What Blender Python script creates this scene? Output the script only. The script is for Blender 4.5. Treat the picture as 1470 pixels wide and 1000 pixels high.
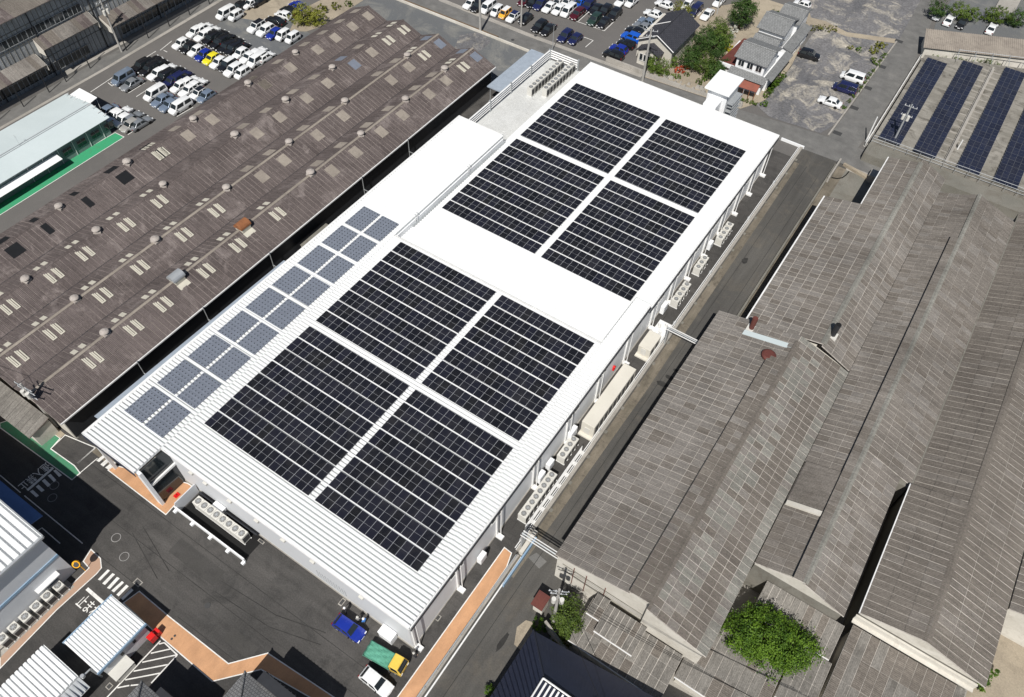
import bpy, bmesh, math, random
from mathutils import Vector, Matrix
import numpy as np
random.seed(7)
for o in list(bpy.data.objects): bpy.data.objects.remove(o, do_unlink=True)
scene = bpy.context.scene
COL = scene.collection

# ------------------------------------------------------------------ camera
CAM = np.array([56.94518, -20.90547, 88.91640])
ROT = np.array([[0.82941775, -0.45504613, 0.32403584],
                [0.5582519, 0.65386292, -0.51070354],
                [0.02051865, 0.6044802, 0.79635587]])
FPX = 1106.9345
cd = bpy.data.cameras.new('camera'); cam = bpy.data.objects.new('camera', cd); COL.objects.link(cam)
cd.sensor_width = 36.0; cd.lens = FPX / 1470 * 36; cd.clip_end = 3000; cd.clip_start = 1
mw = Matrix.Identity(4)
for i in range(3):
    for j in range(3): mw[i][j] = ROT[i, j]
    mw[i][3] = CAM[i]
cam.matrix_world = mw
scene.camera = cam

# ------------------------------------------------------------------ light
SHX, SHY = -0.245, 0.757                    # shadow offset on the ground for 1 m of height
TOSUN = Vector((-SHX, -SHY, 1.0)).normalized()
ELEV = math.asin(TOSUN.z)
w = bpy.data.worlds.new('World'); scene.world = w; w.use_nodes = True
nt = w.node_tree; nt.nodes.clear()
sky = nt.nodes.new('ShaderNodeTexSky'); sky.sky_type = 'NISHITA'; sky.sun_disc = False
sky.sun_elevation = ELEV; sky.sun_rotation = math.atan2(TOSUN.x, TOSUN.y)
bg = nt.nodes.new('ShaderNodeBackground'); bg.inputs[1].default_value = 0.05
wo = nt.nodes.new('ShaderNodeOutputWorld')
nt.links.new(sky.outputs[0], bg.inputs[0]); nt.links.new(bg.outputs[0], wo.inputs[0])
sl = bpy.data.lights.new('sun', 'SUN'); sl.energy = 5.0; sl.angle = math.radians(0.5); sl.color = (1.0, 0.965, 0.91)
so = bpy.data.objects.new('sun', sl); COL.objects.link(so)
so.rotation_euler = TOSUN.to_track_quat('Z', 'Y').to_euler(); so.location = (0, 0, 150)
scene.view_settings.view_transform = 'Standard'; scene.view_settings.look = 'None'
scene.view_settings.gamma = 1; scene.view_settings.use_curve_mapping = False
scene.view_settings.exposure = 0.12
scene.render.engine = 'CYCLES'

# ------------------------------------------------------------------ helpers
def U(px, py, z=0.0):
    """direction of a photo pixel met with the level z"""
    d = ROT @ np.array([px - 735, -(py - 500), -FPX]); t = (z - CAM[2]) / d[2]
    p = CAM + t * d
    return Vector((p[0], p[1], z))

class MB:
    """collects faces in world (or local) coordinates and links them as one mesh object"""
    def __init__(s): s.v = []; s.f = []; s.m = []
    def face(s, pts, mi=0):
        n = len(s.v); s.v += [tuple(p) for p in pts]; s.f.append(tuple(range(n, n + len(pts)))); s.m.append(mi)
    def box(s, x0, x1, y0, y1, z0, z1, mi=0, bottom=True):
        n = len(s.v)
        s.v += [(x0,y0,z0),(x1,y0,z0),(x1,y1,z0),(x0,y1,z0),(x0,y0,z1),(x1,y0,z1),(x1,y1,z1),(x0,y1,z1)]
        fs = [(4,5,6,7),(0,1,5,4),(1,2,6,5),(2,3,7,6),(3,0,4,7)] + ([(3,2,1,0)] if bottom else [])
        for f in fs: s.f.append(tuple(n + i for i in f)); s.m.append(mi)
    def hexa(s, b, t, mi=0):
        """4 bottom corners, 4 top corners (ccw from above)"""
        n = len(s.v); s.v += [tuple(p) for p in b] + [tuple(p) for p in t]
        for f in [(4,5,6,7),(0,1,5,4),(1,2,6,5),(2,3,7,6),(3,0,4,7),(3,2,1,0)]:
            s.f.append(tuple(n + i for i in f)); s.m.append(mi)
    def slab(s, q, th, mi=0):
        """quad q (ccw from above) as the top face of a slab of thickness th"""
        q = [Vector(p) for p in q]; nrm = (q[1]-q[0]).cross(q[2]-q[0]).normalized()
        s.hexa([p - nrm*th for p in q], q, mi)
    def prism(s, poly, z0, z1, mi=0):
        n = len(poly); b = len(s.v)
        s.v += [(p[0],p[1],z0) for p in poly] + [(p[0],p[1],z1) for p in poly]
        s.f.append(tuple(b+n+i for i in range(n))); s.m.append(mi)
        s.f.append(tuple(b+n-1-i for i in range(n))); s.m.append(mi)
        for i in range(n):
            j = (i+1) % n; s.f.append((b+i, b+j, b+n+j, b+n+i)); s.m.append(mi)
    def tube(s, p, q, r, n=8, mi=0, r2=None):
        p = Vector(p); q = Vector(q); r2 = r if r2 is None else r2
        ax = (q-p).normalized(); a = ax.orthogonal().normalized(); c = ax.cross(a)
        b = len(s.v)
        for P, R in ((p, r), (q, r2)):
            for i in range(n):
                t = 2*math.pi*i/n; s.v.append(tuple(P + (a*math.cos(t)+c*math.sin(t))*R))
        for i in range(n):
            j = (i+1) % n; s.f.append((b+i, b+j, b+n+j, b+n+i)); s.m.append(mi)
        s.f.append(tuple(b+n+i for i in range(n))); s.m.append(mi)
        s.f.append(tuple(b+n-1-i for i in range(n))); s.m.append(mi)
    def ring(s, c, r0, r1, z, n=20, mi=0):
        for i in range(n):
            t0 = 2*math.pi*i/n; t1 = 2*math.pi*(i+1)/n
            s.face([(c[0]+r0*math.cos(t0), c[1]+r0*math.sin(t0), z), (c[0]+r1*math.cos(t0), c[1]+r1*math.sin(t0), z),
                    (c[0]+r1*math.cos(t1), c[1]+r1*math.sin(t1), z), (c[0]+r0*math.cos(t1), c[1]+r0*math.sin(t1), z)], mi)
    def mesh(s, name, mats, off=(0,0,0), smooth=False, bevel=0):
        me = bpy.data.meshes.new(name)
        ox, oy, oz = off
        me.from_pydata([(x-ox, y-oy, z-oz) for x, y, z in s.v], [], s.f)
        if not isinstance(mats, (list, tuple)): mats = [mats]
        for m in mats: me.materials.append(m)
        me.polygons.foreach_set('material_index', s.m)
        if bevel:
            bm = bmesh.new(); bm.from_mesh(me); bmesh.ops.remove_doubles(bm, verts=bm.verts, dist=1e-4)
            bmesh.ops.bevel(bm, geom=bm.edges[:], offset=bevel, segments=2, affect='EDGES', clamp_overlap=True, profile=0.6)
            bm.to_mesh(me); bm.free()
        if smooth: me.polygons.foreach_set('use_smooth', [True]*len(me.polygons))
        me.update(); return me
    def build(s, name, mats, parent=None, off=None, smooth=False, bevel=0, kind=None):
        o0 = (0,0,0)
        if off is not None: o0 = off
        elif parent is not None: o0 = worldloc(parent)
        me = s.mesh(name, mats, o0, smooth, bevel)
        return link(name, me, parent, kind)

def worldloc(o):
    p = Vector((0,0,0))
    while o is not None: p = p + o.location; o = o.parent
    return p
def link(name, me, parent=None, kind=None):
    o = bpy.data.objects.new(name, me); COL.objects.link(o)
    if parent is not None: o.parent = parent
    if kind: o['kind'] = kind
    return o
def tag(o, label, cat, group=None):
    o['label'] = label; o['category'] = cat
    if group: o['group'] = group
    return o
def thing(name, label, cat, loc=(0,0,0), rz=0.0, group=None):
    o = bpy.data.objects.new(name, None); COL.objects.link(o); o.empty_display_size = 0.5
    o.location = loc; o.rotation_euler = (0,0,rz)
    return tag(o, label, cat, group)
def copy_tree(o, parent=None):
    c = o.copy(); COL.objects.link(c); c.parent = parent
    for ch in list(o.children): copy_tree(ch, c)
    return c
ORD = ['first','second','third','fourth','fifth','sixth','seventh','eighth','ninth','tenth','eleventh','twelfth',
       'thirteenth','fourteenth','fifteenth','sixteenth','seventeenth','eighteenth','nineteenth','twentieth']

# ------------------------------------------------------------------ materials
def new_mat(name):
    m = bpy.data.materials.new(name); m.use_nodes = True; nt = m.node_tree; nt.nodes.clear()
    out = nt.nodes.new('ShaderNodeOutputMaterial'); b = nt.nodes.new('ShaderNodeBsdfPrincipled')
    nt.links.new(b.outputs[0], out.inputs[0]); return m, nt, b
def N(nt, typ, **kw):
    n = nt.nodes.new(typ)
    for k, v in kw.items(): setattr(n, k, v)
    return n
def mixc(nt, fac, a, b, typ='MIX'):
    n = nt.nodes.new('ShaderNodeMix'); n.data_type = 'RGBA'; n.blend_type = typ
    for sock, v in ((n.inputs[0], fac), (n.inputs[6], a), (n.inputs[7], b)):
        if hasattr(v, 'is_linked') or hasattr(v, 'links'): nt.links.new(v, sock)
        else: sock.default_value = v if not isinstance(v, tuple) or len(v) == 4 else (*v, 1)
    return n.outputs[2]
def noise(nt, vec, scale, detail=4, rough=.6, dist=0):
    n = nt.nodes.new('ShaderNodeTexNoise'); n.inputs['Scale'].default_value = scale; n.inputs['Detail'].default_value = detail
    n.inputs['Roughness'].default_value = rough; n.inputs['Distortion'].default_value = dist
    nt.links.new(vec, n.inputs['Vector']); return n.outputs[0]
def ramp(nt, fac, stops):
    r = nt.nodes.new('ShaderNodeValToRGB'); e = r.color_ramp.elements
    while len(e) < len(stops): e.new(0.5)
    for i, (p, c) in enumerate(stops):
        e[i].position = p; e[i].color = c if isinstance(c, tuple) and len(c) == 4 else ((c,c,c,1) if not isinstance(c, tuple) else (*c,1))
    nt.links.new(fac, r.inputs[0]); return r.outputs[0]
def vscale(nt, vec, s):
    n = nt.nodes.new('ShaderNodeMapping'); n.inputs['Scale'].default_value = s; nt.links.new(vec, n.inputs['Vector']); return n.outputs[0]
def plain(name, col, rough=.6, metal=0.0, spec=.4, coat=0, var=(.9,1.06)):
    m, nt, b = new_mat(name)
    g = N(nt, 'ShaderNodeNewGeometry'); n = noise(nt, g.outputs['Position'], 1.3, 3)
    c = mixc(nt, 1.0, (*col, 1), ramp(nt, n, [(.3, var[0]), (.7, var[1])]), 'MULTIPLY')
    nt.links.new(c, b.inputs['Base Color'])
    b.inputs['Roughness'].default_value = rough; b.inputs['Metallic'].default_value = metal
    b.inputs['Specular IOR Level'].default_value = spec; b.inputs['Coat Weight'].default_value = coat
    return m
def weathered(name, col, col2=None, col3=None, big=.08, mid=.7, fine=6.0, amt=.5, rough=.9, streak=None, spec=.2, bump=.0, lo=.8, hi=1.18):
    """large patches col<->col2, medium blotches col3, fine grain; streak = stretched noise scale"""
    m, nt, b = new_mat(name)
    g = N(nt, 'ShaderNodeNewGeometry'); P = g.outputs['Position']
    c = (*col, 1)
    if col2: c = mixc(nt, ramp(nt, noise(nt, P, big, 5, .6, .5), [(.38, 0.0), (.62, 1.0)]), c, (*col2, 1))
    if col3: c = mixc(nt, ramp(nt, noise(nt, P, mid, 6, .7, .8), [(.5, 0.0), (.68, amt)]), c, (*col3, 1))
    c = mixc(nt, 1.0, c, ramp(nt, noise(nt, P, fine, 4, .75), [(.25, lo), (.75, hi)]), 'MULTIPLY')
    if streak: c = mixc(nt, 1.0, c, ramp(nt, noise(nt, vscale(nt, P, streak), 1.0, 4, .65), [(.3, .82), (.7, 1.14)]), 'MULTIPLY')
    nt.links.new(c, b.inputs['Base Color']); b.inputs['Roughness'].default_value = rough
    b.inputs['Specular IOR Level'].default_value = spec
    if bump:
        bn = N(nt, 'ShaderNodeBump'); bn.inputs['Strength'].default_value = bump; bn.inputs['Distance'].default_value = .05
        nt.links.new(noise(nt, P, 9, 4, .7), bn.inputs['Height']); nt.links.new(bn.outputs[0], b.inputs['Normal'])
    return m
def slate(name, dark, light, patch=None, spread=1.0, wave=(0,1,0), speck=.5):
    """fibre-cement sheets: a tone of its own for every sheet, lichen grain, stains, streaks down the slope, fine corrugation"""
    m, nt, b = new_mat(name)
    g = N(nt, 'ShaderNodeNewGeometry'); P = g.outputs['Position']
    oi = N(nt, 'ShaderNodeObjectInfo'); at = N(nt, 'ShaderNodeAttribute', attribute_name='rnd')
    ad = N(nt, 'ShaderNodeMath', operation='ADD'); nt.links.new(oi.outputs['Random'], ad.inputs[0]); nt.links.new(at.outputs['Fac'], ad.inputs[1])
    fr = N(nt, 'ShaderNodeMath', operation='FRACT'); nt.links.new(ad.outputs[0], fr.inputs[0])
    tone = ramp(nt, fr.outputs[0], [(0.0, .5-.5*spread), (.1, .5-.13*spread), (.88, .5+.15*spread), (1.0, .5+.5*spread)])
    big = noise(nt, P, .09, 6, .65, .8)
    f = mixc(nt, .6, tone, ramp(nt, big, [(.32, 0.0), (.68, 1.0)]))
    c = mixc(nt, f, (*dark, 1), (*light, 1))
    if patch: c = mixc(nt, ramp(nt, noise(nt, P, .25, 6, .7, 1.0), [(.54, 0.0), (.66, .75)]), c, (*patch, 1))
    st = vscale(nt, P, (.35,3.2,.35) if wave[1] else (3.2,.35,.35))
    c = mixc(nt, 1.0, c, ramp(nt, noise(nt, st, 1.0, 5, .7), [(.28, .74), (.72, 1.24)]), 'MULTIPLY')
    c = mixc(nt, 1.0, c, ramp(nt, noise(nt, P, 5.0, 6, .9), [(.3, 1-speck), (.72, 1+speck)]), 'MULTIPLY')
    lich = ramp(nt, noise(nt, P, 1.6, 8, .85), [(.6, 0.0), (.72, .5)])
    c = mixc(nt, lich, c, (light[0]*1.75, light[1]*1.72, light[2]*1.65, 1))
    dk = ramp(nt, noise(nt, P, 1.1, 7, .8, .5), [(.62, 0.0), (.74, .55)])
    c = mixc(nt, dk, c, (dark[0]*.5, dark[1]*.5, dark[2]*.5, 1))
    nt.links.new(c, b.inputs['Base Color']); b.inputs['Roughness'].default_value = .95; b.inputs['Specular IOR Level'].default_value = .1
    wv = N(nt, 'ShaderNodeTexWave', wave_type='BANDS', bands_direction='Y' if wave[1] else 'X')
    wv.inputs['Scale'].default_value = 1.6; nt.links.new(P, wv.inputs['Vector'])
    bn = N(nt, 'ShaderNodeBump'); bn.inputs['Strength'].default_value = .4; bn.inputs['Distance'].default_value = .06
    nt.links.new(wv.outputs['Fac'], bn.inputs['Height']); nt.links.new(bn.outputs[0], b.inputs['Normal'])
    return m
def paint(name, col, rough=.25, metal=0.0):
    m, nt, b = new_mat(name)
    g = N(nt, 'ShaderNodeNewGeometry'); n = noise(nt, g.outputs['Position'], 4, 3)
    nt.links.new(mixc(nt, 1.0, (*col,1), ramp(nt, n, [(.3,.93),(.7,1.04)]), 'MULTIPLY'), b.inputs['Base Color'])
    b.inputs['Roughness'].default_value = rough; b.inputs['Metallic'].default_value = metal; b.inputs['Coat Weight'].default_value = .6
    b.inputs['Coat Roughness'].default_value = .08
    return m

MT = {}
MT['yard'] = weathered('yard_asphalt', (.052,.050,.048), (.078,.074,.070), (.038,.037,.036), .05, .3, 6, .75, .9, streak=(.1,1.1,1), lo=.68, hi=1.32)
MT['alley'] = weathered('alley_asphalt', (.092,.088,.081), (.066,.064,.060), (.118,.106,.089), .05, .25, 6, .6, .92, streak=(1.1,.1,1), lo=.75, hi=1.25)
MT['road'] = weathered('road_asphalt', (.155,.152,.146), (.135,.133,.128), (.19,.183,.17), .05, .5, 7, .35, .92, streak=(.5,.5,1))
MT['lot'] = weathered('lot_asphalt', (.13,.123,.117), (.115,.11,.105), (.15,.142,.132), .05, .5, 7, .35, .92)
MT['gravel'] = weathered('gravel_lot', (.17,.166,.168), (.11,.11,.116), (.46,.42,.345), .07, .22, 2.2, .9, .97, lo=.55, hi=1.45, bump=.3, streak=(.9,.35,1))
MT['bluegravel'] = weathered('crushed_stone', (.115,.122,.13), (.13,.132,.13), (.27,.26,.23), .05, .12, 5, .55, .97, lo=.75, hi=1.2, bump=.3)
MT['sand'] = weathered('sandy_soil', (.36,.31,.235), (.28,.24,.185), (.20,.17,.13), .1, .4, 5, .6, .97, lo=.75, hi=1.2, bump=.3)
MT['concrete'] = weathered('concrete', (.34,.32,.29), (.28,.265,.24), (.2,.185,.16), .15, .6, 5, .5, .9)
MT['slabc'] = weathered('stained_concrete_slab', (.20,.19,.165), (.16,.155,.135), (.12,.105,.085), .12, .4, 5, .6, .9)
MT['mud'] = weathered('mossy_drain_strip', (.13,.115,.09), (.19,.165,.13), (.07,.06,.05), .2, .8, 5, .7, .95, streak=(1.5,.2,1))
MT['orange'] = weathered('orange_paving', (.53,.295,.16), (.49,.275,.15), (.41,.235,.135), .09, .35, 7, .5, .8, lo=.88, hi=1.08, streak=(.6,.3,1))
MT['green'] = weathered('green_paving', (.045,.31,.15), (.05,.27,.14), (.09,.2,.12), .12, .5, 6, .55, .75, lo=.85, hi=1.1)
MT['greenold'] = weathered('worn_green_paving', (.06,.22,.12), (.07,.2,.12), (.10,.14,.10), .1, .5, 6, .6, .8)
MT['line'] = weathered('road_paint', (.72,.71,.68), (.66,.65,.62), (.42,.41,.39), .3, 1.4, 8, .5, .7)
MT['whiteroof'] = plain('white_coated_steel', (.755,.765,.765), .45, 0, .35, 0, (.965,1.0))
MT['wall'] = weathered('pale_grey_cladding', (.57,.585,.605), (.55,.565,.585), None, .1, 1, 2, 0, .5, lo=.97, hi=1.02, spec=.4)
MT['whitewall'] = weathered('white_cladding', (.76,.77,.78), (.72,.73,.74), None, .2, 1, 3, 0, .5, lo=.96, hi=1.03, spec=.4)
MT['steel'] = plain('galvanised_steel', (.48,.50,.51), .45, .5)
MT['whitesteel'] = plain('white_painted_steel', (.72,.72,.71), .45)
MT['darksteel'] = plain('dark_steel', (.035,.037,.042), .5, .3)
MT['navyfascia'] = plain('navy_fascia', (.028,.032,.055), .5)
MT['black'] = plain('black_rubber', (.012,.012,.012), .8, 0, .2)
MT['darkvoid'] = plain('dark_interior', (.015,.016,.018), .9, 0, .1)
MT['glass'] = plain('tinted_glass', (.018,.024,.028), .08, 0, .7)
def cellmat(name, c1, c2, rough):
    m, nt, b = new_mat(name); oi = N(nt, 'ShaderNodeObjectInfo'); g = N(nt, 'ShaderNodeNewGeometry')
    c = mixc(nt, oi.outputs['Random'], (*c1,1), (*c2,1))
    wv = N(nt, 'ShaderNodeTexWave', wave_type='BANDS', bands_direction='X'); wv.inputs['Scale'].default_value = 1.75; nt.links.new(g.outputs['Position'], wv.inputs['Vector'])
    c = mixc(nt, ramp(nt, wv.outputs['Fac'], [(.86,0.0),(.97,.35)]), c, (.05,.052,.06,1))
    dust = ramp(nt, noise(nt, g.outputs['Position'], .5, 6, .7), [(.45,0.0),(.8,.12)])
    c = mixc(nt, dust, c, (.16,.15,.13,1))
    nt.links.new(c, b.inputs['Base Color']); b.inputs['Roughness'].default_value = rough; b.inputs['Specular IOR Level'].default_value = .35
    return m
MT['cell'] = cellmat('solar_cells', (.0065,.0068,.0085), (.012,.0125,.021), .25)
MT['cellblue'] = cellmat('blue_solar_cells', (.012,.014,.028), (.016,.020,.042), .3)
MT['frame'] = plain('aluminium_frame', (.46,.47,.49), .4, .3)
MT['screen'] = plain('grey_rooflight_sheet', (.165,.185,.225), .5)
MT['beige'] = weathered('beige_equipment_casing', (.60,.575,.51), (.57,.545,.48), None, .3, 1, 4, 0, .5, lo=.95, hi=1.04)
MT['ac'] = weathered('air_conditioner_casing', (.58,.57,.53), (.54,.53,.49), None, .5, 1, 4, 0, .5, lo=.94, hi=1.04)
MT['grille'] = plain('dark_grille', (.05,.05,.05), .7)
MT['deck'] = weathered('pale_roof_deck', (.55,.555,.54), (.5,.505,.49), (.42,.42,.4), .2, .7, 5, .4, .8)
MT['plaster'] = weathered('pale_plaster', (.60,.575,.52), (.50,.475,.42), (.36,.33,.28), .15, .5, 4, .5, .9, lo=.88, hi=1.06)
MT['joint'] = weathered('pale_sheet_joints', (.56,.525,.48), (.40,.37,.335), (.2,.18,.16), .13, .45, 5, .8, .95, lo=.7, hi=1.25)
MT['jointdark'] = weathered('sawtooth_sheet_joints', (.35,.305,.28), (.2,.17,.155), (.15,.125,.115), .13, .45, 5, .8, .95, lo=.7, hi=1.25)
MT['slateA'] = slate('fibre_cement_grey_brown', (.128,.117,.106), (.255,.236,.215), None, 1.0)
MT['slateB'] = slate('fibre_cement_warm_grey', (.115,.103,.091), (.226,.205,.183), (.135,.12,.105), .9)
MT['slateC'] = slate('fibre_cement_brown_grey', (.108,.095,.083), (.192,.172,.15), None, .6)
MT['slateG'] = slate('fibre_cement_green_grey', (.115,.112,.1), (.30,.292,.262), None, 1.3)
MT['slateL'] = slate('fibre_cement_dark_brown', (.07,.058,.056), (.15,.126,.12), (.215,.185,.175), .8, speck=.5)
MT['slateX'] = slate('fibre_cement_annex', (.11,.103,.094), (.25,.235,.212), (.11,.103,.092), 1.0, wave=(1,0,0))
MT['slateW'] = slate('fibre_cement_wall_sheet', (.27,.28,.285), (.40,.415,.42), (.28,.28,.275), .6)
MT['skylight'] = weathered('old_translucent_sheet', (.30,.265,.225), (.24,.21,.18), (.17,.15,.13), .3, 1.0, 6, .6, .7)
MT['creampaint'] = plain('cream_skylight_frame', (.50,.475,.40), .7)
MT['mint'] = weathered('pale_mint_roof', (.50,.56,.565), (.47,.53,.535), None, .1, .5, 3, 0, .5, lo=.96, hi=1.03)
MT['mintwall'] = weathered('green_grey_wall', (.20,.26,.25), (.18,.24,.23), None, .2, .5, 3, 0, .7)
MT['rust'] = weathered('rusty_metal', (.22,.09,.04), (.30,.13,.06), (.12,.05,.03), .5, 2, 8, .5, .9)
MT['redbrown'] = weathered('red_brown_steel', (.13,.045,.035), (.10,.035,.03), None, .5, 2, 8, 0, .6)
MT['brick'] = weathered('red_tile_roof', (.30,.10,.07), (.24,.09,.065), (.16,.06,.045), .5, 2, 6, .4, .8)
MT['wood'] = weathered('weathered_timber', (.16,.11,.07), (.12,.085,.055), None, .5, 2, 8, 0, .9, streak=(6,.4,1))
MT['pole'] = weathered('concrete_pole', (.36,.35,.33), (.32,.31,.29), None, .5, 1, 6, 0, .9)
MT['bark'] = weathered('bark', (.10,.075,.05), (.07,.055,.04), None, 1, 3, 10, 0, .95)
MT['canopyblue'] = plain('blue_grey_canopy_roof', (.30,.345,.40), .5)
MT['coverblue'] = plain('blue_cover', (.02,.03,.22), .6)
MT['redpaint'] = plain('red_paint', (.62,.015,.015), .45)
MT['yellowpaint'] = plain('orange_yellow_paint', (.75,.36,.01), .5)
MT['bluefence'] = weathered('blue_grey_sheet', (.22,.33,.45), (.28,.38,.48), None, .5, 1, 5, 0, .7)
MT['skyblue'] = plain('blue_eave_sheet', (.09,.16,.33), .5)
def tilemat(name, col, col2, sx, sy, rough=.7, bumpd=.06, axis='XY'):
    m, nt, b = new_mat(name)
    g = N(nt, 'ShaderNodeNewGeometry'); P = g.outputs['Position']
    br = N(nt, 'ShaderNodeTexBrick'); br.inputs['Scale'].default_value = 1; br.inputs['Mortar Size'].default_value = .035
    br.inputs['Brick Width'].default_value = sx; br.inputs['Row Height'].default_value = sy
    br.inputs['Color1'].default_value = (*col,1); br.inputs['Color2'].default_value = (*col2,1); br.inputs['Mortar'].default_value = (col[0]*.4,col[1]*.4,col[2]*.4,1)
    nt.links.new(P, br.inputs['Vector'])
    c = mixc(nt, 1.0, br.outputs[0], ramp(nt, noise(nt, P, 1.2, 5, .7), [(.3,.8),(.7,1.15)]), 'MULTIPLY')
    nt.links.new(c, b.inputs['Base Color']); b.inputs['Roughness'].default_value = rough
    bn = N(nt, 'ShaderNodeBump'); bn.inputs['Strength'].default_value = .5; bn.inputs['Distance'].default_value = bumpd; bn.invert = True
    nt.links.new(br.outputs[1], bn.inputs['Height']); nt.links.new(bn.outputs[0], b.inputs['Normal'])
    return m
MT['tilegrey'] = tilemat('grey_roof_tiles', (.24,.245,.245), (.20,.205,.205), .35, .3)
MT['tiledark'] = tilemat('dark_roof_tiles', (.045,.045,.055), (.036,.037,.046), .5, .4)
MT['tilecheck'] = tilemat('grey_pan_tiles', (.22,.22,.22), (.17,.17,.17), .3, .3, .6, .1)
MT['navyroof'] = plain('navy_steel_roof', (.020,.024,.042), .38, .1, .5)
MT['seam'] = weathered('dark_asphalt_seam', (.03,.029,.028), (.045,.044,.042), None, .5, 2, 8, 0, .95)
MT['oldpatch'] = weathered('older_asphalt_patch', (.066,.063,.06), (.055,.053,.05), (.04,.039,.038), .3, .8, 7, .6, .95)
MT['fanring'] = plain('grey_fan_ring', (.17,.165,.155), .6)
MT['ventcap'] = weathered('dull_ventilator', (.40,.365,.335), (.34,.305,.28), (.24,.2,.17), .8, 3, 8, .5, .7)
MT['greyframe'] = plain('dull_frame', (.16,.17,.19), .5, .2)
MT['faintline'] = weathered('worn_road_paint', (.3,.295,.285), (.22,.215,.21), None, .5, 2, 9, 0, .8)
MT['brownpath'] = weathered('brown_paving', (.40,.265,.19), (.36,.24,.175), (.33,.22,.16), .1, .5, 9, .4, .8, lo=.9, hi=1.08)
MT['depotroof'] = weathered('stained_depot_roof', (.2,.188,.163), (.27,.255,.225), (.085,.076,.064), .14, .35, 5, .9, .95, streak=(.1,1.3,1))
def leafmat(name, dark, light):
    m, nt, b = new_mat(name)
    at = N(nt, 'ShaderNodeAttribute', attribute_name='rnd'); oi = N(nt, 'ShaderNodeObjectInfo')
    c = mixc(nt, at.outputs['Fac'], (*dark,1), (*light,1))
    c = mixc(nt, 1.0, c, ramp(nt, oi.outputs['Random'], [(0,.82),(1,1.15)]), 'MULTIPLY')
    nt.links.new(c, b.inputs['Base Color']); b.inputs['Roughness'].default_value = .6; b.inputs['Specular IOR Level'].default_value = .25
    tr = N(nt, 'ShaderNodeBsdfTranslucent'); nt.links.new(c, tr.inputs[0])
    mx = N(nt, 'ShaderNodeMixShader'); mx.inputs[0].default_value = .25
    out = [n for n in nt.nodes if n.type == 'OUTPUT_MATERIAL'][0]
    nt.links.new(b.outputs[0], mx.inputs[1]); nt.links.new(tr.outputs[0], mx.inputs[2]); nt.links.new(mx.outputs[0], out.inputs[0])
    return m
MT['leafbright'] = leafmat('bright_leaves', (.028,.07,.008), (.13,.225,.02))
MT['leafdark'] = leafmat('dark_leaves', (.022,.05,.012), (.07,.13,.025))
MT['leafmid'] = leafmat('mid_leaves', (.05,.09,.015), (.14,.20,.035))
MT['leafyellow'] = leafmat('yellow_leaves', (.40,.36,.02), (.62,.56,.06))
MT['leafred'] = leafmat('red_flowers', (.35,.04,.015), (.55,.10,.03))
MT['leafwhite'] = leafmat('white_blossom', (.55,.55,.5), (.75,.75,.7))
MT['leafolive'] = leafmat('olive_leaves', (.10,.11,.02), (.24,.25,.04))
# ------------------------------------------------------------------ the ground and everything painted on it
def sheet(name, poly, mat, z, parent=None):
    b = MB(); b.face([(p[0], p[1], z) for p in poly]); o = b.build(name, mat, parent)
    # keep the face up
    if o.data.polygons[0].normal.z < 0: o.data.flip_normals()
    if parent is None: o['kind'] = 'structure'
    return o
def px(*pts): return [tuple(U(x, y, 0)[:2]) for x, y in pts]
def crop(x0, y0, s): return lambda *pts: [(x0 + x/s, y0 + y/s) for x, y in pts]
def R(x0, x1, y0, y1): return [(x0,y0),(x1,y0),(x1,y1),(x0,y1)]

sheet('ground', R(-900,900,-700,1100), MT['lot'], -0.03)
sheet('factory_yard', R(-62,38.25,-70,101.0), MT['yard'], 0.0)
sheet('service_road', R(-83,-52.3,-70,140), MT['lot'], 0.004)
sheet('back_yard', [(-56,87),(-12.3,87),(-12.3,100.9),(-62,101.6),(-62,92)], MT['bluegravel'], 0.008)
sheet('pale_gravel_patch', px((652,70),(660,50),(690,45),(700,55),(705,60),(690,72),(665,80)), MT['gravel'], 0.012)
sheet('alley_road', R(38.25,47.2,-70,104.6), MT['alley'], 0.0)
sheet('factory_ground', R(47.2,140,-70,106), MT['concrete'], -0.008)
sheet('sandy_yard', R(88,140,10,34), MT['sand'], 0.0)
# far road along the back of the site
sheet('back_road', [(-200,102.2),(-62,101.7),(-19,100.95),(34,104.2),(47,104.6),(140,106.2),(140,111.5),(55,110.2),(47,110.6),(41.4,110.4),(24.5,108.6),(4,106.9),(-22,106.2),(-62,106.9),(-200,107.2)], MT['road'], 0.004)
sheet('side_road', [(41.4,110.41),(47,110.61),(47.4,122),(47.6,143),(46.6,157),(44.5,175),(40,230),(36,230),(41.3,171),(42.2,151),(42,142),(41.9,126)], MT['road'], 0.008)
# car park behind the road
sheet('car_park', [(-62,107.2),(-22,106.5),(4,107.2),(1.2,117),(-.5,132),(9.5,133),(18,150),(22,230),(-140,230),(-140,107.5)], MT['lot'], 0.012)
sheet('kerb_verge', [(-46,106.35),(-22,106.0),(4,106.75),(4,107.7),(-22,107.15),(-46,107.6)], MT['concrete'], 0.02)
# west car park and road
sheet('west_road', [(-88.2,-70),(-83.2,-70),(-83.6,48),(-84.6,76),(-90,230),(-97,230),(-89.5,76)], MT['road'], 0.008)
sheet('west_road_kerb', [(-83.2,-70),(-82.7,-70),(-82.9,48),(-83.7,76),(-89,230),(-90,230),(-84.6,76),(-83.6,48)], MT['concrete'], 0.012)
sheet('gravel_car_park', px((290,52),(345,10),(420,-10),(470,20),(440,45),(452,52),(408,88),(385,100),(365,92),(300,55)), MT['bluegravel'], 0.016)
sheet('sand_lot', px((340,25),(395,-20),(440,-15),(420,12),(398,38),(372,30)), MT['sand'], 0.02)
sheet('scrub_verge', px((415,45),(430,15),(470,-5),(522,0),(500,14),(460,38),(440,45)), MT['sand'], 0.024)
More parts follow.
